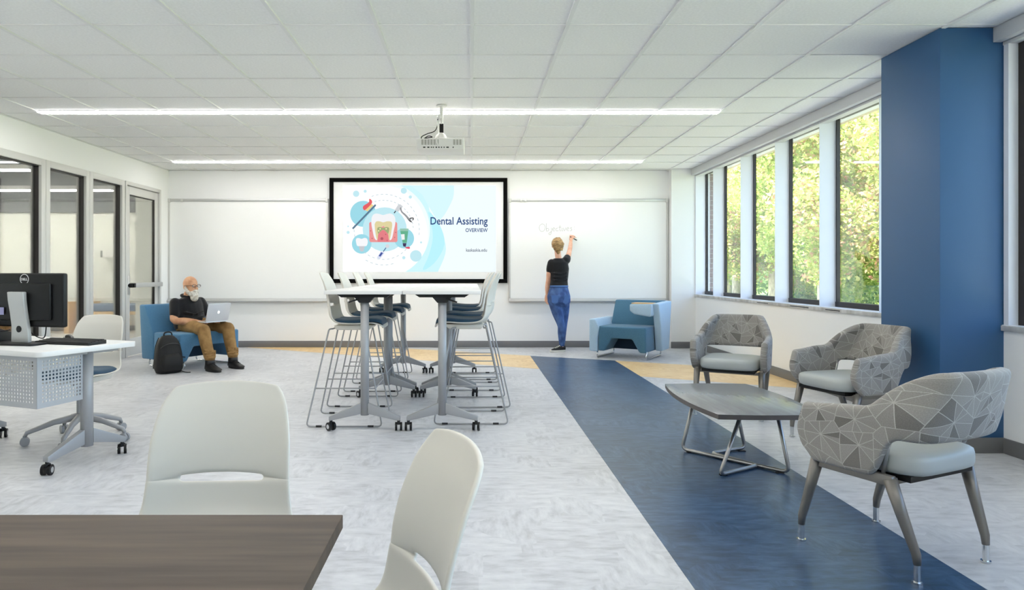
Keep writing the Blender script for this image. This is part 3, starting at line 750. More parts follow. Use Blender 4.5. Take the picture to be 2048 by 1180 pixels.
# ================================================================== grey patterned lounge chairs
def star_fabric():
    m = mat('grey_star_pattern_fabric', (150, 147, 144), .9, spec=.15, sheen=.2); t, p, N, L = nodes(m)
    uv = N('ShaderNodeUVMap'); sc = N('ShaderNodeVectorMath'); sc.operation = 'SCALE'; sc.inputs[3].default_value = 7.0; L(uv.outputs[0], sc.inputs[0])
    vo = N('ShaderNodeTexVoronoi'); vo.voronoi_dimensions = '2D'; vo.inputs['Scale'].default_value = 1.0; vo.inputs['Randomness'].default_value = .75; L(sc.outputs[0], vo.inputs['Vector'])
    de = N('ShaderNodeTexVoronoi'); de.voronoi_dimensions = '2D'; de.feature = 'DISTANCE_TO_EDGE'; de.inputs['Scale'].default_value = 1.0; de.inputs['Randomness'].default_value = .75; L(sc.outputs[0], de.inputs['Vector'])
    d = N('ShaderNodeVectorMath'); d.operation = 'SUBTRACT'; L(sc.outputs[0], d.inputs[0]); L(vo.outputs['Position'], d.inputs[1])
    se = N('ShaderNodeSeparateXYZ'); L(d.outputs[0], se.inputs[0])
    def math_(op, a, b=None, c=None):
        n = N('ShaderNodeMath'); n.operation = op
        for i, q in enumerate((a, b, c)):
            if q is None: continue
            if isinstance(q, (int, float)): n.inputs[i].default_value = q
            else: L(q, n.inputs[i])
        return n.outputs[0]
    an = math_('ARCTAN2', se.outputs[1], se.outputs[0])
    cs = N('ShaderNodeSeparateColor'); L(vo.outputs['Color'], cs.inputs[0])
    k = math_('MULTIPLY_ADD', an, 9 / (2 * pi), math_('MULTIPLY', cs.outputs[0], 5.0))
    fr = math_('FRACT', k); fl_ = math_('FLOOR', k)
    off = math_('MULTIPLY', math_('MINIMUM', fr, math_('SUBTRACT', 1.0, fr)), 2 * pi / 9)
    ln = math_('LESS_THAN', math_('MULTIPLY', off, vo.outputs['Distance']), .0085)
    le = math_('LESS_THAN', de.outputs[0], .0085)
    line = math_('MAXIMUM', ln, le)
    wn = N('ShaderNodeTexWhiteNoise'); wn.noise_dimensions = '2D'; cx = N('ShaderNodeCombineXYZ'); L(fl_, cx.inputs[0]); L(math_('MULTIPLY', cs.outputs[1], 97.0), cx.inputs[1]); L(cx.outputs[0], wn.inputs['Vector'])
    tone = ramp(t, [(0.0, col(144, 138, 131)), (.76, col(155, 149, 142)), (.78, col(114, 108, 102)), (1, col(126, 120, 114))]); tone.color_ramp.interpolation = 'LINEAR'; L(wn.outputs['Value'], tone.inputs[0])
    mx = N('ShaderNodeMix'); mx.data_type = 'RGBA'; L(line, mx.inputs[0]); L(tone.outputs[0], mx.inputs[6]); mx.inputs[7].default_value = col(182, 177, 170)
    nz = N('ShaderNodeTexNoise'); nz.inputs['Scale'].default_value = 45.0; nz.inputs['Detail'].default_value = 3; L(sc.outputs[0], nz.inputs[0])
    m2 = N('ShaderNodeMix'); m2.data_type = 'RGBA'; m2.blend_type = 'OVERLAY'; m2.inputs[0].default_value = .35; L(mx.outputs[2], m2.inputs[6]); L(nz.outputs[0], m2.inputs[7])
    hs = N('ShaderNodeHueSaturation'); hs.inputs['Saturation'].default_value = .75; L(m2.outputs[2], hs.inputs['Color']); L(hs.outputs[0], p.inputs['Base Color'])
    b = N('ShaderNodeBump'); b.inputs['Strength'].default_value = .25; b.inputs['Distance'].default_value = .002; L(nz.outputs[0], b.inputs['Height']); L(b.outputs[0], p.inputs['Normal'])
    return m
M_STAR = star_fabric()
def bucket_mesh():
    # plan path of the shell's middle surface, right arm front to left arm front
    half = [(.268, .19), (.272, .10), (.272, .0), (.268, -.10), (.254, -.17), (.220, -.222), (.150, -.243), (.07, -.250)]
    path = half + [(0, -.252)] + [(-x, y) for x, y in half[::-1]]
    pts = catmull(path, 57); L = [0.0]
    for a, b in zip(pts, pts[1:]): L.append(L[-1] + float(np.linalg.norm(b - a)))
    n, nv = len(pts), 9; mb = MB(); uvs = []
    def sstep(a, b, x): x = min(1, max(0, (x - a) / (b - a))); return x * x * (3 - 2 * x)
    for i, (x, y) in enumerate(pts):
        ax = abs(x)
        back = sstep(.02, -.215, y)                       # 0 on the arms, 1 on the back
        k = sstep(-.10, -.215, y) if ax > .2 else 1.0
        top = .616 + .026 * sstep(.2, -.05, y) + .158 * sstep(-.07, -.215, y)
        bot = .368 + .160 * sstep(-.09, -.17, y)
        for j in range(nv):
            v = j / (nv - 1); z = bot + (top - bot) * v
            bulge = .052 * max(0, 1 - abs(z - .50) / .15) - (.03 if z < .40 else 0)
            fw = bulge * sstep(-.10, .20, y)
            yy = y + fw - .105 * back * sstep(-.10, -.23, y) * (z - .46) / .33
            xx = x * (1 + .05 * (z - .5) / .3 * (1 - k * .6)) - (x * .24 * sstep(.58, .80, z) * back)
            mb.v.append((xx, yy, z)); uvs.append((L[i], z + .1 * (y > 0) * 0))
    for i in range(n - 1):
        for j in range(nv - 1):
            a = i * nv + j; mb.f.append((a, a + nv, a + nv + 1, a + 1))
    me = bpy.data.meshes.new('bucket_shell'); me.from_pydata(mb.v, [], mb.f); uvl = me.uv_layers.new(name='UVMap')
    for lp in me.loops: uvl.data[lp.index].uv = uvs[lp.vertex_index]
    me.materials.append(M_STAR); me.shade_smooth(); return me
ME_BUCKET = bucket_mesh()
M_LEG = mat('warm_grey_metal', (128, 123, 118), .38, .5)
def lounge_chair(label, loc, f):
    t = thing('lounge_chair', label, 'chair', loc, head(*f), 'grey patterned lounge chairs')
    put('bucket_shell', ME_BUCKET, t, None, None, (('SOLIDIFY', dict(thickness=.052, offset=0)), ('SUBSURF', dict(levels=1, render_levels=1))))
    mb = MB(); R = []
    for z, e in ((.385, .93), (.392, .975), (.41, 1.0), (.44, 1.0), (.456, .985), (.466, .93), (.471, .80), (.473, .5)):
        ring = []
        for k in range(40):
            a = 2 * pi * k / 40; c_, s_ = cos(a), sin(a); p = 5.5
            q = (abs(c_) ** p + abs(s_) ** p) ** (-1 / p); ring.append((.226 * e * q * c_, .010 + .250 * e * q * s_, z))
        R.append(ring)
    mb.rings(R).build('seat_cushion', M_GREYV, t, smooth=True).data.shade_smooth()
    MB().box(-.20, .20, -.20, .225, .362, .385).build('seat_board', M_BLACK, t)
    for s in (-1, 1):
        for y0, y1, x1, nm in ((.165, .240, .252, 'front'), (-.15, -.238, .222, 'rear')):
            foot = Vector((s * x1, y1, 0)); top = Vector((s * .248, y0, .372)); kn = foot + (top - foot) * .04; kn.z = .095
            lg = MB().tube([top, top * .55 + kn * .45, kn + Vector((0, 0, .012)), foot + Vector((0, 0, .07))], [.026, .0215, .0165, .0135], 10).build('leg', M_LEG, t, smooth=True)
            MB().cyl(foot + Vector((0, 0, .007)), foot + Vector((0, 0, .075)), .0125, 12).cyl(foot, foot + Vector((0, 0, .007)), .019, 12).build('chrome_foot', M_CHROME, lg)
        MB().prism([(.185, .345), (.175, .385), (-.165, .385), (-.175, .345)], 'x', s * .248 - .013, s * .248 + .013).build('side_rail', M_LEG, t, bevel=.003)
    MB().box(-.25, .25, .13, .165, .345, .365).build('cross_rail', M_LEG, t); MB().box(-.25, .25, -.15, -.115, .345, .365).build('cross_rail', M_LEG, t)
    for s in (-1, 1): MB().tube([(s * .238, -.115, .37), (s * .238, -.128, .45), (s * .238, -.15, .54)], .008, 8).build('back_post', M_SATIN, t, smooth=True)
    return t
lounge_chair('grey patterned lounge chair farthest from the camera, facing the coffee table', (2.17, 5.69, .0012), (-.50, -.866))
lounge_chair('grey patterned lounge chair in front of the blue column', (2.585, 4.70, .0012), (-.96, -.28))
lounge_chair('large grey patterned lounge chair in the right foreground, back turned', (1.772, 2.88, .0012), (-.43, .90))
# ================================================================== coffee table
ct = thing('coffee_table', 'low grey coffee table with bowed edges on the blue floor band', 'table', (1.59, 4.15, .0012))
poly = []
hw, hl = .272, .50
for k in range(13): q = -1 + 2 * k / 12; poly.append((hw + .055 * (1 - q * q), hl * q))
for k in range(1, 12): q = 1 - 2 * k / 12; poly.append((hw * q, hl + .02 * (1 - q * q)))
for k in range(13): q = 1 - 2 * k / 12; poly.append((-hw - .055 * (1 - q * q), hl * q))
for k in range(1, 12): q = -1 + 2 * k / 12; poly.append((hw * q, -hl - .02 * (1 - q * q)))
tp = MB().prism(poly, 'z', .383, .410).build('table_top', M_GREYWOOD, ct, bevel=.001)
MB().prism([(x * 1.0008, y * 1.0008) for x, y in poly], 'z', .3845, .4085).build('edge_band', mat('dark_edge_band', (84, 78, 76), .5), tp)
z0 = .0125
A, B_, C_, D_ = (-.211, .328), (-.169, -.24), (.248, -.197), (.216, .365)
MB().tube(bend([(-.14, .28, .383), A + (z0,), C_ + (z0,), (.19, -.15, .383)], .045, 6), .0115, 12).build('rod_leg', M_SATIN, ct, smooth=True)
MB().tube(bend([(-.02, -.20, .383), B_ + (z0,), (.125, -.055, z0), (-.055, .225, z0), D_ + (z0,), (.11, .30, .383)], .04, 6), .0115, 12).build('rod_leg', M_SATIN, ct, smooth=True)
for x, y in (A, B_, C_, D_):
    MB().box(x * .82 - .02, x * .82 + .02, y * .86 - .012, y * .86 + .012, 0, .006).build('glide', M_RUBBER, ct)
MB().box(-.16, .2, -.22, -.10, .372, .383).box(-.16, .2, .22, .33, .372, .383).build('mounting_plate', M_BLACK, ct)
# ================================================================== blue lounge seat with the man
def lounge_base(t, Wd, m_seat, m_back, m_in, yf=.37):
    h = Wd / 2
    P = [(-h, .10), (-h + .09, .10), (-h + .19, .275), (h - .19, .275), (h - .09, .10), (h, .10), (h, .435), (-h, .435)]
    MB().prism(P, 'y', -.14, yf).build('seat', m_seat, t, bevel=.022, seg=3)
    MB().box(-h + .06, h - .06, .0, .04, .11, .30).build('underside_panel', m_in, t)
def sled(t, xs_, y0=-.33, y1=.30):
    for x in xs_:
        MB().tube(bend([(x, y0, .12), (x, y0 - .03, .011), (x, y1 + .03, .011), (x, y1, .12)], .045, 6), .0105, 10).build('sled_leg', M_CHROME, t, smooth=True)
c1 = thing('armless_lounge_chair', 'armless blue lounge seat the man sits on', 'armchair', (-3.52, 8.626, .0012), head(.86, -.51))
lounge_base(c1, .86, M_BLUEF, M_BLUEF, M_NAVYF)
MB().prism([(-.145, .10), (-.38, .10), (-.43, .765), (-.315, .765), (-.145, .44)], 'x', -.43, .43).build('backrest', M_BLUEF, c1, bevel=.022, seg=3)
sled(c1, (-.34, .34))
# ---- pale blue tablet-arm lounge chair on the right
c2 = thing('tablet_arm_chair', 'two tone blue lounge chair with tablet arm beneath the right whiteboard', 'armchair', (2.20, 9.46, .0012), head(-.52, -.855))
lounge_base(c2, .66, M_BLUEF_D, M_BLUEF_D, M_NAVYF)
MB().prism([(-.145, .16), (-.36, .16), (-.44, .77), (-.325, .77), (-.145, .44)], 'x', -.38, .33).build('backrest', M_BLUEF_D, c2, bevel=.02, seg=3)
MB().prism([(.335, .09), (.335, .27), (.305, .42), (.365, .53), (.455, .53), (.455, .09)], 'y', -.34, .38).build('arm', M_PALEF, c2, bevel=.02, seg=3)
MB().prism([(-.36, .10), (-.02, .10), (.05, .46), (.10, .60), (.16, .745), (-.48, .765)], 'x', -.44, -.34).build('side_panel', M_PALEF, c2, bevel=.018, seg=3)
ta = MB().prism([(-.36, .60), (-.34, .57), (-.12, .60), (-.06, .645), (-.06, .735), (-.36, .745)], 'y', -.03, .22).build('tablet_arm', M_PALEF, c2, bevel=.018, seg=3)
MB().prism(rounded_poly(-.36, -.075, -.005, .205, .03), 'z', .742, .752).build('tablet_inset', M_OAK, ta)
sled(c2, (-.32, .36))
# ================================================================== backpack
bp_ = thing('backpack', 'black backpack leaning on the blue lounge seat', 'backpack', (-3.51, 7.95, .0012), head(.75, -.66)); R = []
def bring(z, hx, yc, hy, n=24, p=3.0):
    out = []
    for k in range(n):
        a = 2 * pi * k / n; c_, s_ = cos(a), sin(a); q = (abs(c_) ** p + abs(s_) ** p) ** (-1 / p); out.append((hx * q * c_, yc + hy * q * s_, z))
    return out
body = [(.0, .10, 0, .06), (.008, .135, 0, .09), (.06, .155, .0, .105), (.14, .155, .0, .10), (.24, .145, -.005, .088), (.33, .128, -.012, .075), (.39, .10, -.02, .06), (.425, .065, -.025, .04), (.435, .03, -.027, .018)]
MB().rings([bring(*b) for b in body]).build('bag_body', mat('black_nylon', (15, 15, 16), .75), bp_, smooth=True).data.shade_smooth()
M_NYL = MATS['black_nylon']
MB().rings([bring(z, hx, .085, hy) for z, hx, hy in ((.035, .09, .03), (.045, .115, .05), (.12, .12, .055), (.19, .11, .045), (.225, .08, .025))]).build('front_pocket', M_NYL, bp_, smooth=True).data.shade_smooth()
MB().tube(catmull([(-.05, -.02, .42), (-.035, -.02, .465), (.035, -.02, .465), (.05, -.02, .42)], 12), .008, 8).build('grab_handle', M_NYL, bp_, smooth=True)
MB().tube(catmull([(-.13, .02, .27), (-.09, .075, .33), (.02, .085, .345), (.10, .06, .31), (.135, .0, .24)], 20), .004, 6).build('zipper', mat('grey_zip', (62, 62, 64), .4, .4), bp_, smooth=True)
for s in (-1, 1):
    MB().tube(catmull([(s * .07, -.08, .40), (s * .09, -.115, .30), (s * .10, -.125, .16), (s * .12, -.105, .05)], 16), .016, 8, flat=((0, 1, 0), .45)).build('shoulder_strap', M_NYL, bp_, smooth=True)
MB().tube(catmull([(-.12, -.05, .20), (-.17, -.02, .17), (-.20, .0, .16)], 8), .006, 6).build('loose_strap', M_NYL, bp_, smooth=True)
MB().tube(catmull([(-.10, .05, .03), (-.13, .14, .006), (-.17, .19, .005)], 8), .005, 6).build('floor_strap', M_NYL, bp_, smooth=True)
# ================================================================== whiteboards
M_BOARD = mat('whiteboard_enamel', (240, 240, 238), .28)
def whiteboard(label, x0, x1, clips):
    w = x1 - x0; z0, z1 = .715, 2.305
    t = thing('whiteboard', label, 'whiteboard', (x0, YB, 0), 0, 'whiteboards on the back wall')
    MB().box(.01, w - .01, -.022, -.002, z0 + .04, z1 - .03).build('writing_panel', M_BOARD, t)
    MB().box(.03, w - .03, -.034, -.001, z1 - .042, z1).build('top_rail', M_ALU, t, bevel=.004)
    for a, b in ((0, .04), (w - .04, w)): MB().box(a, b, -.04, -.001, z1 - .055, z1 + .006).build('end_cap', M_ALU_W, t, bevel=.005)
    for a, b in ((0, .028), (w - .028, w)): MB().box(a, b, -.028, -.001, z0, z1 - .05).build('side_trim', M_ALU_W, t, bevel=.003)
    MB().prism([(-.001, z0 - .01), (-.075, z0 - .006), (-.08, z0 + .012), (-.035, z0 + .045), (-.001, z0 + .05)], 'x', 0, w).build('marker_tray', M_ALU, t, bevel=.003)
    for c in clips: MB().box(c - .02, c + .02, -.052, -.03, z1 - .05, z1 - .005).build('map_hook', M_ALU_W, t, bevel=.006)
    return t
whiteboard('wide blank whiteboard left of the projection screen', XL + .002, -2.215, (.22,))
wb = whiteboard('whiteboard right of the screen with faint handwriting on it', .585, 3.055, (.19, .255))
# handwriting: word written with a faint grey marker
M_INK = mat('faint_grey_ink', (158, 158, 158), .6)
strokes = {   # letter: (advance, polylines) in units of x height
 'O': (1.5, [[(.7, 1.9), (.2, 1.5), (.05, .8), (.35, .1), (.9, .05), (1.3, .6), (1.3, 1.4), (.9, 1.85), (.6, 1.8)]]),
 'b': (.8, [[(.1, 2.0), (.1, 1.0), (.12, .05)], [(.12, .5), (.4, .8), (.65, .5), (.5, .1), (.12, .1)]]),
 'j': (.6, [[(.45, .9), (.45, .1), (.3, -.7), (.0, -.8), (-.1, -.5), (.5, .0)]]),
 'e': (.75, [[(.05, .4), (.55, .6), (.4, .9), (.1, .6), (.15, .15), (.6, .1)]]),
 'c': (.7, [[(.55, .8), (.2, .7), (.08, .35), (.3, .05), (.65, .2)]]),
 't': (.6, [[(.3, 1.5), (.25, .5), (.35, .05), (.55, .15)], [(.0, .95), (.6, 1.0)]]),
 'i': (.4, [[(.15, .8), (.15, .1), (.35, .1)]]),
 'v': (.7, [[(.0, .8), (.28, .05), (.6, .85)]]),
 's': (.7, [[(.5, .85), (.15, .7), (.45, .4), (.4, .1), (.05, .1)]]),
 ':': (.5, [[(.3, 1.0), (.32, .9)], [(.3, .4), (.32, .3)]])}
hw_ = MB(); cx, sc_ = 0.0, .070
for ch in 'Objectives:':
    adv, pls = strokes[ch]
    for pl in pls: hw_.tube([(cx + p[0] * sc_, 0, (p[1] * .9 + cx * .25) * sc_) for p in catmull(pl, max(4, len(pl) * 3))], .0026, 5, flat=((0, 1, 0), .15))
    cx += adv * sc_
hwo = hw_.build('handwriting', M_INK, wb, loc=((1078 - 942) * .00776 - .585, -.0225, CAM_Z - (463 - 544) * .00776)); hwo['kind'] = 'stuff'
# ================================================================== projection screen with the slide
PXM = YB / F_PX
def sx(px): return (px - VPX) * PXM
def sz(py): return CAM_Z - (py - VPY) * PXM
scn = thing('projection_screen', 'framed projection screen showing a dental assisting slide', 'screen', (0, YB, 0))
M_VELVET = mat('black_velvet', (10, 10, 10), .9, spec=.1)
X0, X1, Z0, Z1 = sx(660), sx(1014.5), sz(566), sz(356.5); fw = .062
for a, b, c, d_ in ((X0, X1, Z1 - fw, Z1), (X0, X1, Z0, Z0 + fw), (X0, X0 + fw, Z0 + fw, Z1 - fw), (X1 - fw, X1, Z0 + fw, Z1 - fw)):
    MB().box(a, b, -.05, -.002, c, d_).build('frame_bar', M_VELVET, scn, bevel=.004)
MB().box(X0 + fw, X1 - fw, -.03, -.01, Z0 + fw, Z1 - fw).build('screen_fabric', mat('screen_fabric', (236, 236, 236), .8), scn)
SE = .74
def pm(name, rgb):      # projected light: a lit picture on the screen
    n = 'slide_' + name
    if n in MATS: return MATS[n]
    m = bpy.data.materials.new(n); m.use_nodes = True; MATS[n] = m; t = m.node_tree; t.nodes.clear()
    e = t.nodes.new('ShaderNodeEmission'); e.inputs[0].default_value = col(*rgb); e.inputs[1].default_value = SE; o = t.nodes.new('ShaderNodeOutputMaterial')
    t.links.new(e.outputs[0], o.inputs[0]); return m
# slide is drawn in the pixels of the photograph; layers lie fractions of a millimetre apart
slide = MB().box(sx(686), sx(992), -.0315, -.030, sz(544), sz(371)).build('slide', pm('white', (253, 254, 254)), scn)
layer = [0]
def flat(name, poly, rgb):
    layer[0] += 1; y = -.0316 - .00012 * layer[0]
    mb = MB().add([(sx(p[0]), y, sz(p[1])) for p in poly], [tuple(range(len(poly)))])
    return mb.build(name, pm('%d_%d_%d' % rgb, rgb), slide)
def disc(name, x, y, r, rgb, n=28): return flat(name, [(x + r * cos(2 * pi * k / n), y + r * sin(2 * pi * k / n)) for k in range(n)], rgb)
def arcpoly(cx, cy, r, y0, y1, xr):
    pts = []
    for k in range(25):
        y = y0 + (y1 - y0) * k / 24; pts.append((cx + sqrt(max(0, r * r - (y - cy) ** 2)), y))
    return pts + [(xr, y1), (xr, y0)]
flat('pale_field', arcpoly(760, 470, 96, 371.3, 543.7, 991.7), (240, 250, 253))
flat('aqua_field', arcpoly(764, 460, 96, 371.3, 543.7, 0)[:25] + [(p[0], p[1]) for p in catmull([(876, 543.7), (892, 500), (880, 455), (858, 410), (905, 371.3)], 20)], (206, 245, 252))
flat('aqua_wave', [tuple(p) for p in catmull([(856, 424), (866, 470), (858, 510), (846, 540), (870, 525), (889, 490), (882, 455), (862, 426)], 26)], (186, 241, 251))
flat('aqua_upper', [(822, 371.3)] + [tuple(p) for p in catmull([(845, 390), (862, 420), (880, 440), (905, 400), (908, 371.3)], 18)], (214, 246, 252))
flat('white_round', [(p[0], p[1]) for p in arcpoly(764, 458, 88, 371.3, 543.7, 0)[:25]] + [(686.3, 543.7), (686.3, 371.3)], (253, 254, 254))
for x, y, r, c in ((727, 428, 26, 1), (770, 459, 44, 2), (724, 488, 19.5, 1), (808.5, 477, 20, 1), (832, 512, 11.5, 2), (808, 382, 6, 2), (713, 388, 6.2, 2), (731, 383, 3, 2), (821, 394.5, 3.2, 2), (697, 465, 3, 2), (808, 515.5, 3.2, 2), (842.5, 485, 2, 2), (697, 453, 1.5, 2)):
    disc('bubble', x, y, r, (156, 216, 230) if c == 1 else (192, 231, 240))
def dash(cx, cy, r, a0, a1, n):
    for k in range(n):
        a = a0 + (a1 - a0) * k / n; b = a + (a1 - a0) / n * .5; a, b = radians(a), radians(b); w = .55
        flat('dash', [(cx + (r - w) * cos(a), cy + (r - w) * sin(a)), (cx + (r + w) * cos(a), cy + (r + w) * sin(a)), (cx + (r + w) * cos(b), cy + (r + w) * sin(b)), (cx + (r - w) * cos(b), cy + (r - w) * sin(b))], (188, 208, 216))
dash(768, 460, 71, 250, 372, 16); dash(768, 460, 59, 252, 360, 14); dash(768, 460, 59, 40, 195, 16); dash(768, 460, 70, 74, 125, 6)
# tooth in gum
flat('gum', [(739, 447), (741, 444.5), (793, 444.5), (795, 447), (795.5, 482), (793.5, 484.5), (741.5, 484.5), (739.5, 482)], (232, 150, 150))
flat('tooth', [tuple(p) for p in catmull([(744, 436), (747, 430), (753, 427.5), (760, 428.5), (767, 430.5), (774, 428.5), (782, 427.5), (788, 431), (791, 437), (791, 448), (788, 462), (785, 476), (781.5, 480.5), (779, 478), (777.5, 466), (767, 452), (757, 466), (755.5, 478), (753, 480.5), (749, 475), (746, 462), (743.5, 448), (744, 436)], 60)], (240, 241, 244))
flat('dentine', [tuple(p) for p in catmull([(750, 449), (753, 443.5), (760, 443), (767, 445), (775, 443), (783, 444), (785, 450), (783.5, 462), (781, 476), (778.5, 479), (776, 464), (767, 452), (758, 464), (756, 479), (753.5, 476), (751, 462), (750, 449)], 50)], (222, 210, 160))
flat('pulp', [tuple(p) for p in catmull([(755, 460), (756, 455.5), (761, 454.5), (767, 456), (773, 454.5), (778, 455.5), (779, 460), (777, 468), (774, 465), (767, 460), (760, 465), (757, 468), (755, 460)], 40)], (160, 172, 124))
flat('root_gum', [(756, 484), (757, 470), (762, 463), (767, 460.5), (772, 463), (777, 470), (778, 484)], (226, 128, 134))
for x, y in ((761, 458), (773, 458), (758, 462)): disc('pulp_dot', x, y, 1.5, (238, 232, 180), 10)
for x, y, r in ((764.5, 477.5, 3), (742, 462, 1), (745, 477, 1.1), (772, 469, 1.1), (790, 475, 1), (792, 465, 1), (775, 481, 1)): disc('gum_dot', x, y, r, (176, 92, 104), 10)
# toothbrush
flat('brush_handle', [(705, 456.5), (707.5, 459), (752.5, 412.5), (752.8, 410), (750.5, 409.2)], (96, 124, 146))
flat('brush_bristles', [(730, 419.5), (735.5, 423.5), (747.5, 411.5), (742, 406.5)], (240, 208, 140))
flat('toothpaste', [tuple(p) for p in catmull([(726.5, 417), (729, 421), (733, 419), (744, 408), (744.5, 402), (741, 398.5), (739, 399.5), (738.5, 405), (728, 412), (726.5, 417)], 30)], (226, 98, 104))
# implant
flat('implant_crown', [tuple(p) for p in catmull([(712.5, 481), (714, 477), (719, 476.5), (724, 478), (730, 476), (735, 478), (736.5, 484), (735, 490), (732, 492.5), (717, 492.5), (714, 489), (712.5, 481)], 30)], (244, 244, 247))
flat('implant_screw', [(718.5, 492.5), (730.5, 492.5), (728, 502), (725, 503.5), (721, 502)], (198, 200, 206))
# dental drill
flat('drill_head', [(790, 421), (797, 410), (801, 409), (806, 413), (803, 418), (797, 424)], (206, 210, 214))
flat('drill_tip', [(788, 426), (789.5, 427.5), (793, 423), (791.5, 421.5)], (72, 78, 88))
flat('drill_neck', [tuple(p) for p in catmull([(800, 417), (803, 425), (811, 433), (820, 444), (822, 441), (813, 430), (805, 423), (803, 415), (800, 417)], 24)], (150, 152, 156))
flat('drill_hose', [tuple(p) for p in catmull([(814, 436), (820, 443.5), (825, 445), (821, 439), (826, 437.5), (824.5, 441.5), (828, 439.5), (827, 435.5), (819.5, 436.5), (821, 441.5), (814, 436)], 30)], (84, 84, 88))
# toothpaste tube
flat('tube_crimp', [(800.5, 457.5), (817.5, 457.5), (817, 462.5), (801, 462.5)], (150, 196, 176))
flat('tube_body', [(801, 462.5), (817, 462.5), (814, 486), (806, 486)], (102, 176, 142))
flat('tube_label', [(802.5, 469), (809.5, 468.5), (810, 479.5), (804, 480)], (238, 240, 240))
flat('tube_cap', [(805.8, 486.5), (813.5, 486.5), (812, 494), (807, 493)], (70, 60, 92))
flat('tube_paste', [tuple(p) for p in catmull([(810, 495), (818, 493.5), (820.5, 495.5), (819, 498), (813, 497), (810, 495)], 16)], (222, 90, 112))
# electric brush
disc('mirror_disc', 775.5, 492.5, 3.8, (214, 214, 220), 16)
flat('mirror_stem', [(772, 495), (773.6, 496.2), (768, 504), (766.3, 503)], (96, 120, 160))
flat('tool_handle', [(762.5, 502.5), (770, 505.5), (760.5, 518.5), (754.5, 515.5)], (214, 220, 240))
flat('tool_grip', [(763, 504.5), (767, 506.2), (761.5, 513.5), (758, 512)], (74, 92, 160))
RX = (pi / 2, 0, 0)
def stext(name, body, xr, ybase, size, rgb, bold=0.0, k=1.0):
    o = text_mesh(name, body, size, pm('%d_%d_%d' % rgb, rgb), slide, (sx(xr), -.0316 - .00012 * 300, sz(ybase)), RX, 'RIGHT', bold=bold, sx=k)
    return o
stext('slide_title', 'Dental Assisting', 975, 449.5, .163, (54, 80, 130), .0024, .84)
stext('slide_subtitle', 'OVERVIEW', 975, 464.5, .083, (62, 86, 134), .0014, .84)
stext('slide_address', 'kaskaskia.edu', 974, 503.5, .072, (100, 110, 126), .0008, .84)
# ================================================================== ceiling projector
pj = thing('ceiling_projector', 'white projector hanging from the ceiling on a short mount', 'projector', (-.285, 6.50, 0))
MB().box(-.221, .221, -.155, .17, 2.308, 2.408).build('projector_body', M_WHITE, pj, bevel=.010, seg=3)
pbod = pj.children[0]
M_VENT = mat('vent_grey', (150, 148, 140), .7)
for x in [-.165 + .028 * k for k in range(6)] + [.130, .158, .186]:
    for r in range(4): MB().box(x - .010, x + .010, -.1565, -.152, 2.350 + r * .0125, 2.3585 + r * .0125).build('vent_slat', M_VENT, pbod)
for x, w in ((-.148, .011), (-.110, .010), (-.082, .005), (-.064, .005), (-.036, .007), (-.012, .006), (.012, .005), (.036, .005), (.068, .012), (.120, .005)):
    MB().box(x - w, x + w, -.1565, -.152, 2.320, 2.331).build('port', M_BLACK, pbod)
MB().cyl((.10, .165, 2.36), (.10, .20, 2.36), .04, 18).build('lens', M_BLACKG, pbod)
MB().rings([[(cos(a) * r, sin(a) * r, z) for a in [2 * pi * k / 18 for k in range(18)]] for z, r in ((2.425, .06), (2.438, .058), (2.468, .046), (2.488, .026))]).build('mount_dome', M_WHITE, pj, smooth=True)
for s in ((-.16, .08), (.19, -.02), (.05, .10), (-.10, -.08)):
    MB().tube([(0, 0, 2.432), (s[0] * .6, s[1] * .6, 2.428), (s[0], s[1], 2.405)], [.012, .010, .008], 6).build('mount_arm', M_WHITE, pj)
MB().box(-.014, .024, -.016, .016, 2.485, 2.575).build('swivel_joint', M_BLACK, pj, bevel=.004)
MB().cyl((.004, 0, 2.57), (.004, 0, ZC - .004), .017, 14).build('drop_pipe', M_WHITE, pj)
MB().sphere((-.012, 0, 2.64), .026, n=14).build('pipe_ball', M_WHITE, pj, smooth=True)
MB().cyl((.004, 0, ZC - .012), (.004, 0, ZC - .002), .05, 18).build('ceiling_plate', M_WHITE, pj)
MB().tube(catmull([(-.03, -.02, 2.62), (-.035, -.02, 2.55), (-.06, -.03, 2.50), (-.13, -.05, 2.47), (-.18, -.06, 2.44), (-.17, -.06, 2.415), (-.12, -.05, 2.45), (-.08, -.05, 2.44), (-.15, -.06, 2.425), (-.10, -.06, 2.412)], 50), .0045, 6).build('black_cable', M_BLACK, pj, smooth=True)
MB().tube(catmull([(-.035, -.03, 2.60), (-.02, -.06, 2.48), (-.03, -.14, 2.43), (-.03, -.165, 2.37), (-.015, -.165, 2.335)], 30), .006, 6).build('white_cable', M_WHITE, pj, smooth=True)
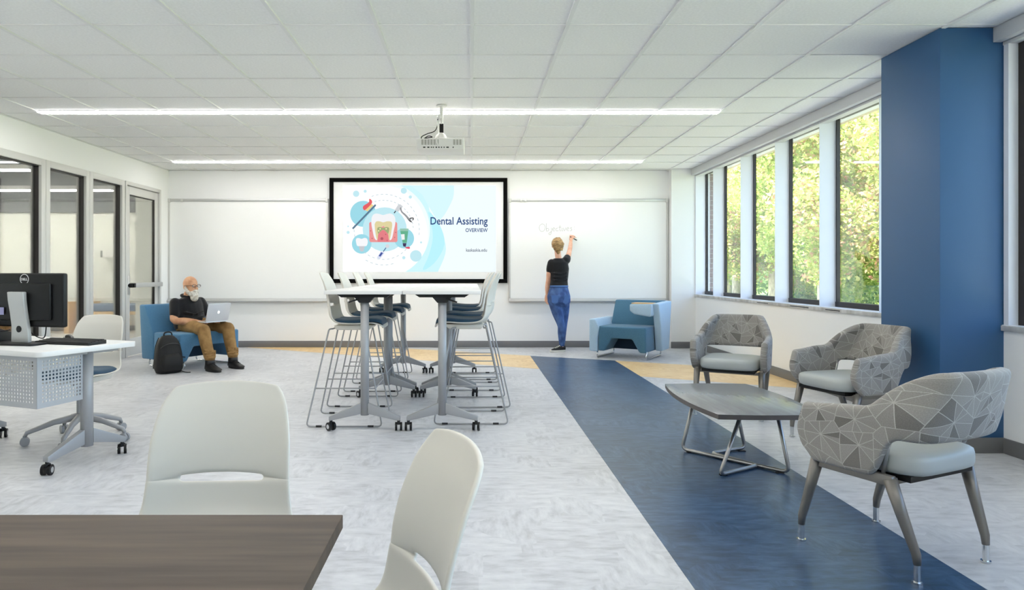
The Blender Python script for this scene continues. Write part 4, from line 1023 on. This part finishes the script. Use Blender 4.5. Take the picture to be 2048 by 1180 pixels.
# ================================================================== people
class Body(MB):
    """overlapping tapered limbs that a voxel remesh fuses into one skin"""
    def limb(s, pts, r, n=12, flat=None, samples=None):
        if samples: 
            q = catmull([tuple(p) + (rr,) for p, rr in zip(pts, r)], samples); pts = [Vector(a[:3]) for a in q]; r = [float(a[3]) for a in q]
        s.tube(pts, list(r), n, flat=flat)
        for p, rr in ((pts[0], r[0]), (pts[-1], r[-1])):
            s.sphere(p, rr * .99, n=10, m=6)
        return s
    def ell(s, secs, side, n=20):
        """torso: sections (centre, half width along side, half depth, axis of depth)"""
        R = []
        side = Vector(side).normalized()
        for c, a, b, dp in secs:
            dp = Vector(dp).normalized(); c = Vector(c)
            R.append([c + side * a * cos(2 * pi * k / n) + dp * b * sin(2 * pi * k / n) for k in range(n)])
        return s.rings(R)
    def skin(s, name, m, parent, vox=.009, it=6, f=.5):
        return s.build(name, m, parent, smooth=True, mods=(('REMESH', dict(mode='VOXEL', voxel_size=vox, use_smooth_shade=True)), ('SMOOTH', dict(factor=f, iterations=it))))
def fingers(b, palm, fwd, nrm, thumb_side, L=.075, curl=.5, r=.0078, spread=.3):
    """palm centre, finger direction, palm normal (towards which fingers curl)"""
    fwd, nrm = Vector(fwd).normalized(), Vector(nrm).normalized(); sd = fwd.cross(nrm).normalized() * thumb_side
    for i, (o, k) in enumerate(((.030, .90), (.010, 1.0), (-.010, .94), (-.029, .76))):
        base = palm + fwd * .042 + sd * o; d = fwd + sd * o * spread * 4
        p1 = base + d * L * k * .42 + nrm * L * k * .10 * curl
        p2 = p1 + (d * (1 - .5 * curl) + nrm * .7 * curl).normalized() * L * k * .32
        p3 = p2 + (d * (1 - .95 * curl) + nrm * 1.0 * curl).normalized() * L * k * .24
        b.limb([base - d * .015, p1, p2, p3], [r * 1.08, r * 1.0, r * .95, r * .82], 8)
    base = palm - fwd * .018 + sd * .034
    b.limb([base, base + sd * .026 + fwd * .026 + nrm * .008, base + sd * .028 + fwd * .055 + nrm * .018 * (1 + curl)], [r * 1.35, r * 1.15, r * .95], 8)
def palm(b, wrist, c, fwd, nrm, r=.012):
    fwd, nrm = Vector(fwd).normalized(), Vector(nrm).normalized(); sd = fwd.cross(nrm).normalized()
    for o in (-.026, -.009, .009, .026): b.limb([c - fwd * .04 + sd * o * .75, c + fwd * .042 + sd * o], [r * 1.1, r], 8)
    b.limb([wrist, c - fwd * .03], [.024, .022], 10)
# ---------------------------------------------------------------- woman writing on the board
wd = Vector((1.30, 10.06, 0)); Yw = 10.08; kx = Yw / F_PX
def wp(px, py, y=0.0): return Vector(((px - VPX) * kx, Yw + y, CAM_Z - (py - VPY) * kx))
woman = thing('person', 'woman in black t-shirt and blue jeans writing on the whiteboard', 'person', (0, 0, 0))
FWD = Vector((.15, 1, 0)).normalized()
b = Body()
hc = wp(1115.5, 490.5, .03)
b.sphere(hc + Vector((0, .01, .012)), .074, .088, .098, 18, 12); b.sphere(hc + Vector((.012, .05, -.045)), .052, .05, .06, 14, 10)      # skull, jaw
b.sphere(hc + Vector((.016, .103, -.012)), .011, .016, .018, 8, 6)                                        # nose
for s in (-1, 1): b.sphere(hc + Vector((s * .075, .01, -.012)), .010, .017, .028, 8, 6)                    # ears
b.limb([hc + Vector((.0, .0, -.07)), wp(1117, 516, .01), wp(1117, 522, .01)], [.046, .047, .055], 12)
sh_l, sh_r = wp(1103, 526, .02), wp(1134, 520, .05)
b.ell([(wp(1117, 518, .02), .05, .05, FWD), (wp(1117.5, 523, .02), .12, .075, FWD), (wp(1118, 535, .03), .142, .095, FWD), (wp(1118.5, 550, .03), .128, .095, FWD),
       (wp(1118.5, 562, .02), .115, .085, FWD), (wp(1118, 575, .01), .128, .10, FWD), (wp(1117.5, 590, 0), .145, .10, FWD), (wp(1118, 602, .0), .13, .08, FWD)], (1, -.1, 0))
# left arm hanging
el, wl = wp(1097.5, 560, .04), wp(1095.5, 590, .09)
b.limb([sh_l, wp(1099, 543, .02), el, wp(1095.5, 575, .065), wl], [.050, .043, .037, .034, .024], 12, samples=12)
hl_ = wl + Vector((-.002, .012, -.055)); palm(b, wl, hl_, (.02, .1, -1), (.5, 1, .1)); fingers(b, hl_, (.05, .12, -1), (.7, .5, 0), 1, L=.07, curl=.7)
# right arm raised to the board
er, wr = wp(1143, 503, .22), wp(1150, 477, .40)
b.limb([sh_r, wp(1139, 511, .13), er, wp(1147, 490, .31), wr], [.050, .043, .037, .033, .023], 12, samples=12)
hr = wr + Vector((.012, .035, .035)); palm(b, wr, hr, (.25, .6, .75), (.1, .8, -.6)); fingers(b, hr, (.35, .75, .45), (.3, .3, -.9), -1, L=.062, curl=.95)
# legs: weight on the near leg, other foot crossed beside it
hipl, hipr = wp(1108.5, 602, .0), wp(1128, 602, .03)
kl, al = wp(1122, 650, -.02), wp(1123.5, 692, -.02)
kr, ar = wp(1129, 648, .10), wp(1127.5, 688, .14)
b.limb([hipl, wp(1114.5, 625, .0), kl, wp(1122.5, 665, -.035), al], [.074, .062, .046, .046, .030], 14, samples=14)
b.limb([hipr, wp(1128.5, 625, .06), kr, wp(1127, 664, .09), ar], [.074, .062, .046, .044, .030], 14, samples=14)
b.limb([al, al + Vector((-.04, -.01, -.045))], [.034, .03], 10); b.limb([ar, ar + Vector((.0, .05, -.05))], [.034, .03], 10)
b.skin('body', M_SKIN, woman, .008)
# t-shirt
M_TEE = fabric('black_cotton', (20, 20, 23), (28, 28, 31), 260, .15)
c_ = Body()
c_.ell([(wp(1117, 516.5, .012), .062, .060, FWD), (wp(1117.5, 521, .018), .105, .075, FWD), (wp(1117.5, 525, .02), .138, .090, FWD), (wp(1118, 537, .03), .152, .107, FWD), (wp(1118.5, 551, .03), .139, .107, FWD),
        (wp(1118.5, 562, .02), .127, .098, FWD), (wp(1118, 571.5, .012), .136, .110, FWD), (wp(1118, 572.5, .012), .132, .106, FWD)], (1, -.1, 0))
c_.limb([sh_l + Vector((.004, 0, .0)), sh_l + (wp(1099, 543, .02) - sh_l) * .55, wp(1099.5, 541, .02)], [.062, .058, .053], 14)
c_.limb([sh_r + Vector((-.02, -.02, -.01)), sh_r, sh_r + (er - sh_r) * .26], [.062, .060, .056], 14)
for q in (545, 552, 559): c_.tube([wp(1100 + (q - 545) * .2, q, -.072), wp(1118, q + 3, -.078), wp(1135, q, -.05)], .010, 6)
c_.skin('t_shirt', M_TEE, woman, .009, 5)
# jeans
M_JEAN = add_noise(mat('blue_denim', (52, 82, 136), .8), (40, 66, 116), (72, 104, 158), scale=(1, 1, .6), nscale=16, bump=.2)
j = Body()
j.ell([(wp(1118, 570, .012), .124, .102, FWD), (wp(1118, 576, .010), .136, .110, FWD), (wp(1117.5, 592, -.004), .170, .128, FWD), (wp(1118, 604, -.004), .168, .120, FWD), (wp(1119, 613, .015), .13, .09, FWD)], (1, -.1, 0))
j.sphere(wp(1108.5, 599, -.055), .078, .062, .082, 14, 10); j.sphere(wp(1128, 599, -.035), .078, .062, .082, 14, 10)
j.limb([hipl, wp(1114.5, 625, .0), kl, wp(1122.5, 665, -.035), al + Vector((0, 0, .02))], [.092, .080, .058, .057, .042], 16, samples=14)
j.limb([hipr, wp(1128.5, 625, .06), kr, wp(1127, 664, .09), ar + Vector((0, 0, .01))], [.092, .080, .057, .055, .042], 16, samples=14)
jo = j.skin('jeans', M_JEAN, woman, .009, 4)
M_JEAN2 = mat('denim_seam', (70, 104, 160), .8)
for cx_, dy in ((1107.5, -.128), (1129, -.105)):
    P = [(cx_ - 7, 590), (cx_ + 7, 590), (cx_ + 6, 604), (cx_, 608), (cx_ - 6, 604)]
    MB().add([wp(x, y, dy - .022 * (1 - abs(y - 597) / 14)) for x, y in P], [(0, 1, 2, 3, 4)]).build('back_pocket', M_JEAN2, jo, mods=(('SOLIDIFY', dict(thickness=.006, offset=0)),))
MB().tube([wp(1118 + 17.5 * cos(a), 572.5, .010 - .113 * sin(a)) for a in [pi * k / 14 for k in range(15)]], .011, 6, flat=((0, 0, 1), 1.3)).build('waistband', M_JEAN2, jo, smooth=True)
# shoes
M_SOLE = mat('white_rubber_sole', (232, 230, 224), .6); M_CANV = mat('black_canvas', (28, 28, 30), .8)
def shoe(parent, heel, toe, m_up, m_sole, w=.046, L=None, h=.075, lace=None, sole=.026, name='shoe'):
    heel, toe = Vector(heel), Vector(toe); d = (toe - heel); L = d.length; d.normalize(); sd = Vector((-d.y, d.x, 0))
    def ring(z, k, hh): return [heel + d * (L * (.5 - .5 * cos(a) * k)) + sd * (w * k * (1 - .18 * max(0, cos(a))) * sin(a)) + Vector((0, 0, z)) for a in [2 * pi * q / 22 for q in range(22)]]
    so = MB().rings([ring(.0, .97, 0), ring(.004, 1.0, 0), ring(sole, 1.0, 0)]).build(name, m_sole, parent, bevel=.002)
    R = []
    for i in range(11):
        t_ = i / 10; x = .03 + .95 * t_; top = h * (1.15 - .75 * max(0, (t_ - .30) / .70) ** .8) if t_ > .30 else h * (1.02 + .13 * t_ / .30)
        if t_ > .93: top *= .8
        ww = w * (.72 + .28 * sin(pi * min(1, t_ * 1.05)) + .05 * (t_ > .5)) * (.70 if t_ > .97 or t_ < .02 else 1)
        c0 = heel + d * L * x
        R.append([c0 + sd * ww * cos(a) + Vector((0, 0, sole - .004 + max(.0, sin(a)) * (top - sole) + (0 if sin(a) > 0 else 0))) for a in [pi * q / 10 for q in range(11)]])
    up_ = MB().rings(R).build('shoe_upper', m_up, so, smooth=True); up_.data.shade_smooth()
    if lace:
        for q in range(4):
            t_ = .38 + .09 * q; zz = h * (1.15 - .75 * max(0, (t_ - .30) / .70) ** .8) + .002; c0 = heel + d * L * (.03 + .95 * t_)
            MB().tube([c0 - sd * w * .5 + Vector((0, 0, zz - .012)), c0 + Vector((0, 0, zz)), c0 + sd * w * .5 + Vector((0, 0, zz - .012))], .0042, 6).build('lace', lace, so)
    return so
g = al.copy(); g.z = .0013
shoe(woman, g + Vector((.055, .02, 0)), g + Vector((-.185, -.065, 0)), M_CANV, M_SOLE, lace=M_SOLE, h=.088, sole=.034)
g = ar.copy(); g.z = .0013
shoe(woman, g + Vector((-.01, -.06, 0)), g + Vector((.03, .18, 0)), M_CANV, M_SOLE, lace=M_SOLE, h=.088, sole=.034)
# hair: short, swept
M_HAIR = add_noise(mat('dark_blond_hair', (150, 116, 72), .55), (112, 84, 52), (186, 150, 98), scale=(1, 1, 5), nscale=22, detail=3, bump=.5, bump_dist=.004)
hb = Body(); hb.sphere(hc + Vector((-.004, -.014, .026)), .087, .094, .092, 20, 14); hb.sphere(hc + Vector((-.002, -.048, -.03)), .068, .05, .072, 16, 10); hb.limb([hc + Vector((0, -.05, -.05)), hc + Vector((.004, -.052, -.105))], [.05, .03], 10)
hr_ = random.Random(3)
for k in range(30):
    a = hr_.uniform(-1.2, 1.2); zt = hr_.uniform(.06, .11)
    p0 = hc + Vector((sin(a) * .03, -.04, zt)); p1 = hc + Vector((sin(a) * .088, -.055 - .04 * cos(a), .02)); p2 = hc + Vector((sin(a) * .068, -.055 - .04 * cos(a), -.05 - .03 * hr_.random()))
    hb.limb([p0, p1, p2], [.012, .014, .006], 6)
hb.skin('hair', M_HAIR, woman, .007, 2)
tag(MB().cyl(hr + Vector((-.02, -.015, .012)), hr + Vector((.075, .055, -.03)), .008, 10).cyl(hr + Vector((.06, .044, -.0235)), hr + Vector((.09, .066, -.0365)), .0085, 10).build('marker_pen', M_BLACK, smooth=False), 'black marker pen held in the raised hand', 'marker')
# ---------------------------------------------------------------- man on the blue seat
F = Vector((.86, -.51, 0)).normalized(); Lt = Vector((.51, .86, 0)).normalized(); Zv = Vector((0, 0, 1)); O = Vector((-3.535, 8.60, .0012))
def mp_(f, l, z): return O + F * f + Lt * l + Zv * z       # seat frame: forward, to his left (away from us), up
man = thing('person', 'bald bearded man in black polo and tan trousers typing on a laptop', 'person', (0, 0, 0))
b = Body(); hc = mp_(.02, .0, .985)
look = (F + Vector((0, 0, -.12))).normalized()
def hp_(f, l, z): return hc + F * f + Lt * l + Zv * z
def ellips(bd, f, l, z, rf, rl, rz, n=16, m=10):
    o = len(bd.v); bd.sphere((0, 0, 0), rf, rl, rz, n, m)
    for i in range(o, len(bd.v)): v = bd.v[i]; bd.v[i] = tuple(hp_(f + v[0], l + v[1], z + v[2]))
ellips(b, -.005, 0, .035, .100, .079, .096, 20, 14); ellips(b, .035, 0, -.045, .068, .062, .075); ellips(b, .100, 0, -.008, .020, .014, .022, 10, 8); ellips(b, .082, 0, .018, .018, .055, .012, 10, 8)
for s in (-1, 1): ellips(b, -.01, s * .082, -.005, .020, .010, .033, 10, 8); ellips(b, .070, s * .036, -.022, .024, .022, .02, 8, 6)
b.limb([hp_(-.02, 0, -.06), mp_(-.025, 0, .86), mp_(-.03, 0, .80)], [.056, .060, .068], 14)
dp = (F + Zv * .28).normalized()
b.ell([(mp_(-.03, 0, .845), .07, .06, dp), (mp_(-.035, 0, .81), .165, .085, dp), (mp_(-.03, 0, .74), .20, .115, dp), (mp_(-.02, 0, .64), .185, .135, dp), (mp_(-.01, 0, .56), .185, .15, dp), (mp_(.0, 0, .49), .175, .13, dp), (mp_(.01, 0, .452), .15, .10, dp)], Lt)
shr, shl = mp_(-.03, -.185, .785), mp_(-.03, .185, .785)
elr, ell_ = mp_(.05, -.25, .575), mp_(.07, .25, .59)
wrr, wll = mp_(.275, -.115, .565), mp_(.28, .12, .565)
for sh, e_, w_, s in ((shr, elr, wrr, -1), (shl, ell_, wll, 1)):
    b.limb([sh, (sh + e_) / 2, e_, (e_ + w_) / 2, w_], [.062, .053, .045, .044, .030], 12, samples=12)
    pc = w_ + F * .055 - Lt * s * .02; palm(b, w_, pc, F - Lt * s * .25, -Zv, .013); fingers(b, pc, F - Lt * s * .25, -Zv, s, L=.072, curl=.55, r=.009)
HR, HL = mp_(.04, -.10, .515), mp_(.04, .10, .515)
KR, KL = mp_(.495, -.17, .472), mp_(.485, .20, .468)
AR, AL = mp_(.655, -.21, .115), mp_(.66, .12, .115)
for h_, k_, a_ in ((HR, KR, AR), (HL, KL, AL)):
    b.limb([h_, (h_ + k_) / 2 + Zv * .005, k_], [.085, .078, .062], 14); b.limb([k_, (k_ * .6 + a_ * .4) - F * .01, a_, a_ - Zv * .06], [.062, .056, .040, .036], 12)
b.skin('body', add_noise(mat('ruddy_skin', (200, 150, 114), .5), (184, 130, 94), (212, 164, 128), nscale=12), man, .008)
sp = Body()
sp.ell([(mp_(-.026, 0, .862), .076, .070, dp), (mp_(-.032, 0, .835), .115, .085, dp), (mp_(-.037, 0, .812), .195, .100, dp), (mp_(-.03, 0, .74), .213, .130, dp), (mp_(-.018, 0, .64), .200, .152, dp), (mp_(-.008, 0, .56), .200, .168, dp), (mp_(.0, 0, .50), .195, .155, dp), (mp_(.0, 0, .46), .18, .12, dp)], Lt)
for sh, e_ in ((shr, elr), (shl, ell_)):
    sp.limb([sh, sh + (e_ - sh) * .45, sh + (e_ - sh) * .66], [.068, .062, .060], 14)
for z in (.55, .60, .66): sp.tube([mp_(.10, -.16, z + .02), mp_(.165, -.05, z - .01), mp_(.15, .1, z + .02)], .012, 6)
spo = sp.skin('polo_shirt', M_TEE, man, .009, 12)
MB().tube(catmull([mp_(.035, -.0, .838), mp_(.02, -.06, .855), mp_(-.04, -.085, .872), mp_(-.095, -.03, .88), mp_(-.095, .03, .88), mp_(-.04, .085, .872), mp_(.02, .06, .855), mp_(.035, .0, .838)], 32), .015, 8, flat=(tuple(Zv), 1.2)).build('collar', M_TEE, spo, smooth=True)
M_TAN = add_noise(mat('tan_trousers', (140, 108, 62), .85), (122, 92, 50), (156, 122, 74), nscale=9, bump=.25, bump_dist=.006)
tr = Body()
tr.ell([(mp_(.0, 0, .54), .18, .14, dp), (mp_(.0, 0, .50), .19, .15, dp), (mp_(.01, 0, .445), .17, .12, dp)], Lt)
for h_, k_, a_ in ((HR, KR, AR), (HL, KL, AL)):
    tr.limb([h_, (h_ + k_) / 2 + Zv * .005, k_ - F * .01], [.090, .084, .074], 16); tr.limb([k_ - F * .01, (k_ * .6 + a_ * .4) - F * .012, a_ * .85 + k_ * .15, a_ + Zv * .03], [.078, .072, .062, .060], 14)
    for q in range(4): c0 = a_ + Zv * (.05 + .026 * q); tr.tube([c0 + Vector((cos(x) * .062, sin(x) * .062, .008 * sin(x + q))) for x in [2 * pi * n_ / 12 for n_ in range(12)]], .007, 6, closed=True)
    tr.tube([k_ + F * .05 - Zv * .03 - Lt * .05, k_ - F * .05 - Zv * .06, k_ - F * .05 - Zv * .05 + Lt * .05], .014, 6)
tr.skin('trousers', M_TAN, man, .009, 4)
M_LEATH = mat('black_leather', (24, 22, 22), .42); M_DSOLE = mat('dark_sole', (38, 36, 35), .7)
for a_ in (AR, AL):
    g = a_.copy(); g.z = .0013; fd = (F + Lt * -.12).normalized()
    so = shoe(man, g - fd * .085, g + fd * .21, M_LEATH, M_DSOLE, w=.056, h=.10, lace=M_DSOLE, sole=.03)
    MB().tube([g + Zv * .075, g + Zv * .13], [.058, .056], 14).build('boot_shaft', M_LEATH, so, smooth=True)
# beard, glasses
M_BEARD = add_noise(mat('white_beard', (206, 200, 188), .8), (176, 168, 154), (226, 222, 212), nscale=40, bump=.5, bump_dist=.004)
bd = Body(); ellips(bd, .058, 0, -.085, .060, .064, .050); ellips(bd, .075, 0, -.128, .052, .050, .058); ellips(bd, .105, 0, -.048, .020, .038, .014, 12, 8)
for s in (-1, 1):
    o = len(bd.v); bd.limb([hp_(-.002, s * .074, .0), hp_(.015, s * .070, -.045), hp_(.05, s * .048, -.085)], [.016, .024, .03], 10)
bd.skin('beard', M_BEARD, man, .007, 3)
gl_ = MB()
for s in (-1, 1):
    gl_.tube([hp_(.118, s * .034 + .026 * cos(x), .012 + .017 * sin(x)) for x in [2 * pi * k / 16 for k in range(16)]], .0028, 6, closed=True)
    gl_.tube([hp_(.114, s * .060, .016), hp_(.06, s * .084, .016), hp_(-.01, s * .090, .012)], .0028, 6)
gl_.tube([hp_(.119, -.009, .016), hp_(.119, .009, .016)], .0025, 6)
gl_.build('glasses', mat('dark_glasses_frame', (58, 40, 36), .4), man, smooth=True)
eyes = MB()
for s in (-1, 1): ellips(eyes, .092, s * .034, .008, .011, .012, .011, 10, 8)
eyes.build('eyes', mat('eye_white', (206, 198, 190), .3), man, smooth=True)
# ---- laptop on his lap
lp = thing('laptop', 'open silver laptop resting on the man\'s lap', 'laptop', mp_(.375, .02, .556), head(F.x, F.y))   # local +y = away from him
M_LAP = mat('silver_aluminium_lid', (206, 208, 212), .35, .35)
MB().prism(rounded_poly(-.165, .165, -.115, .115, .012), 'z', 0, .014).build('laptop_base', M_LAP, lp, bevel=.002)
MB().box(-.145, .145, -.015, .085, .014, .0155).build('keyboard_deck', M_BLACK, lp)
lid = MB().prism(rounded_poly(-.165, .165, 0, .225, .012), 'z', -.004, .004).build('lid', M_LAP, lp, bevel=.0015, loc=(0, .115, .014), rot=(radians(104) - radians(0), 0, 0))
lid.rotation_euler = (radians(76), 0, 0)
MB().box(-.155, .155, .012, .215, .004, .0048).build('display', M_BLACKG, lid)
ap = [(0, .012), (.006, .015), (.012, .012), (.0135, .006), (.011, .003), (.0105, -.002), (.013, -.006), (.010, -.013), (.006, -.016), (0, -.014), (-.006, -.016), (-.011, -.012), (-.0145, -.003), (-.013, .009), (-.007, .015)]
M_APL = mat('lit_emblem', (255, 255, 255), .4, emit=(255, 255, 255), estr=.9)
MB().prism([(x, .112 + y) for x, y in ap], 'z', -.0046, -.004).build('emblem', M_APL, lid)
MB().prism([(0, .1295), (.003, .136), (.007, .139), (.005, .132)], 'z', -.0046, -.004).build('emblem_leaf', M_APL, lid)
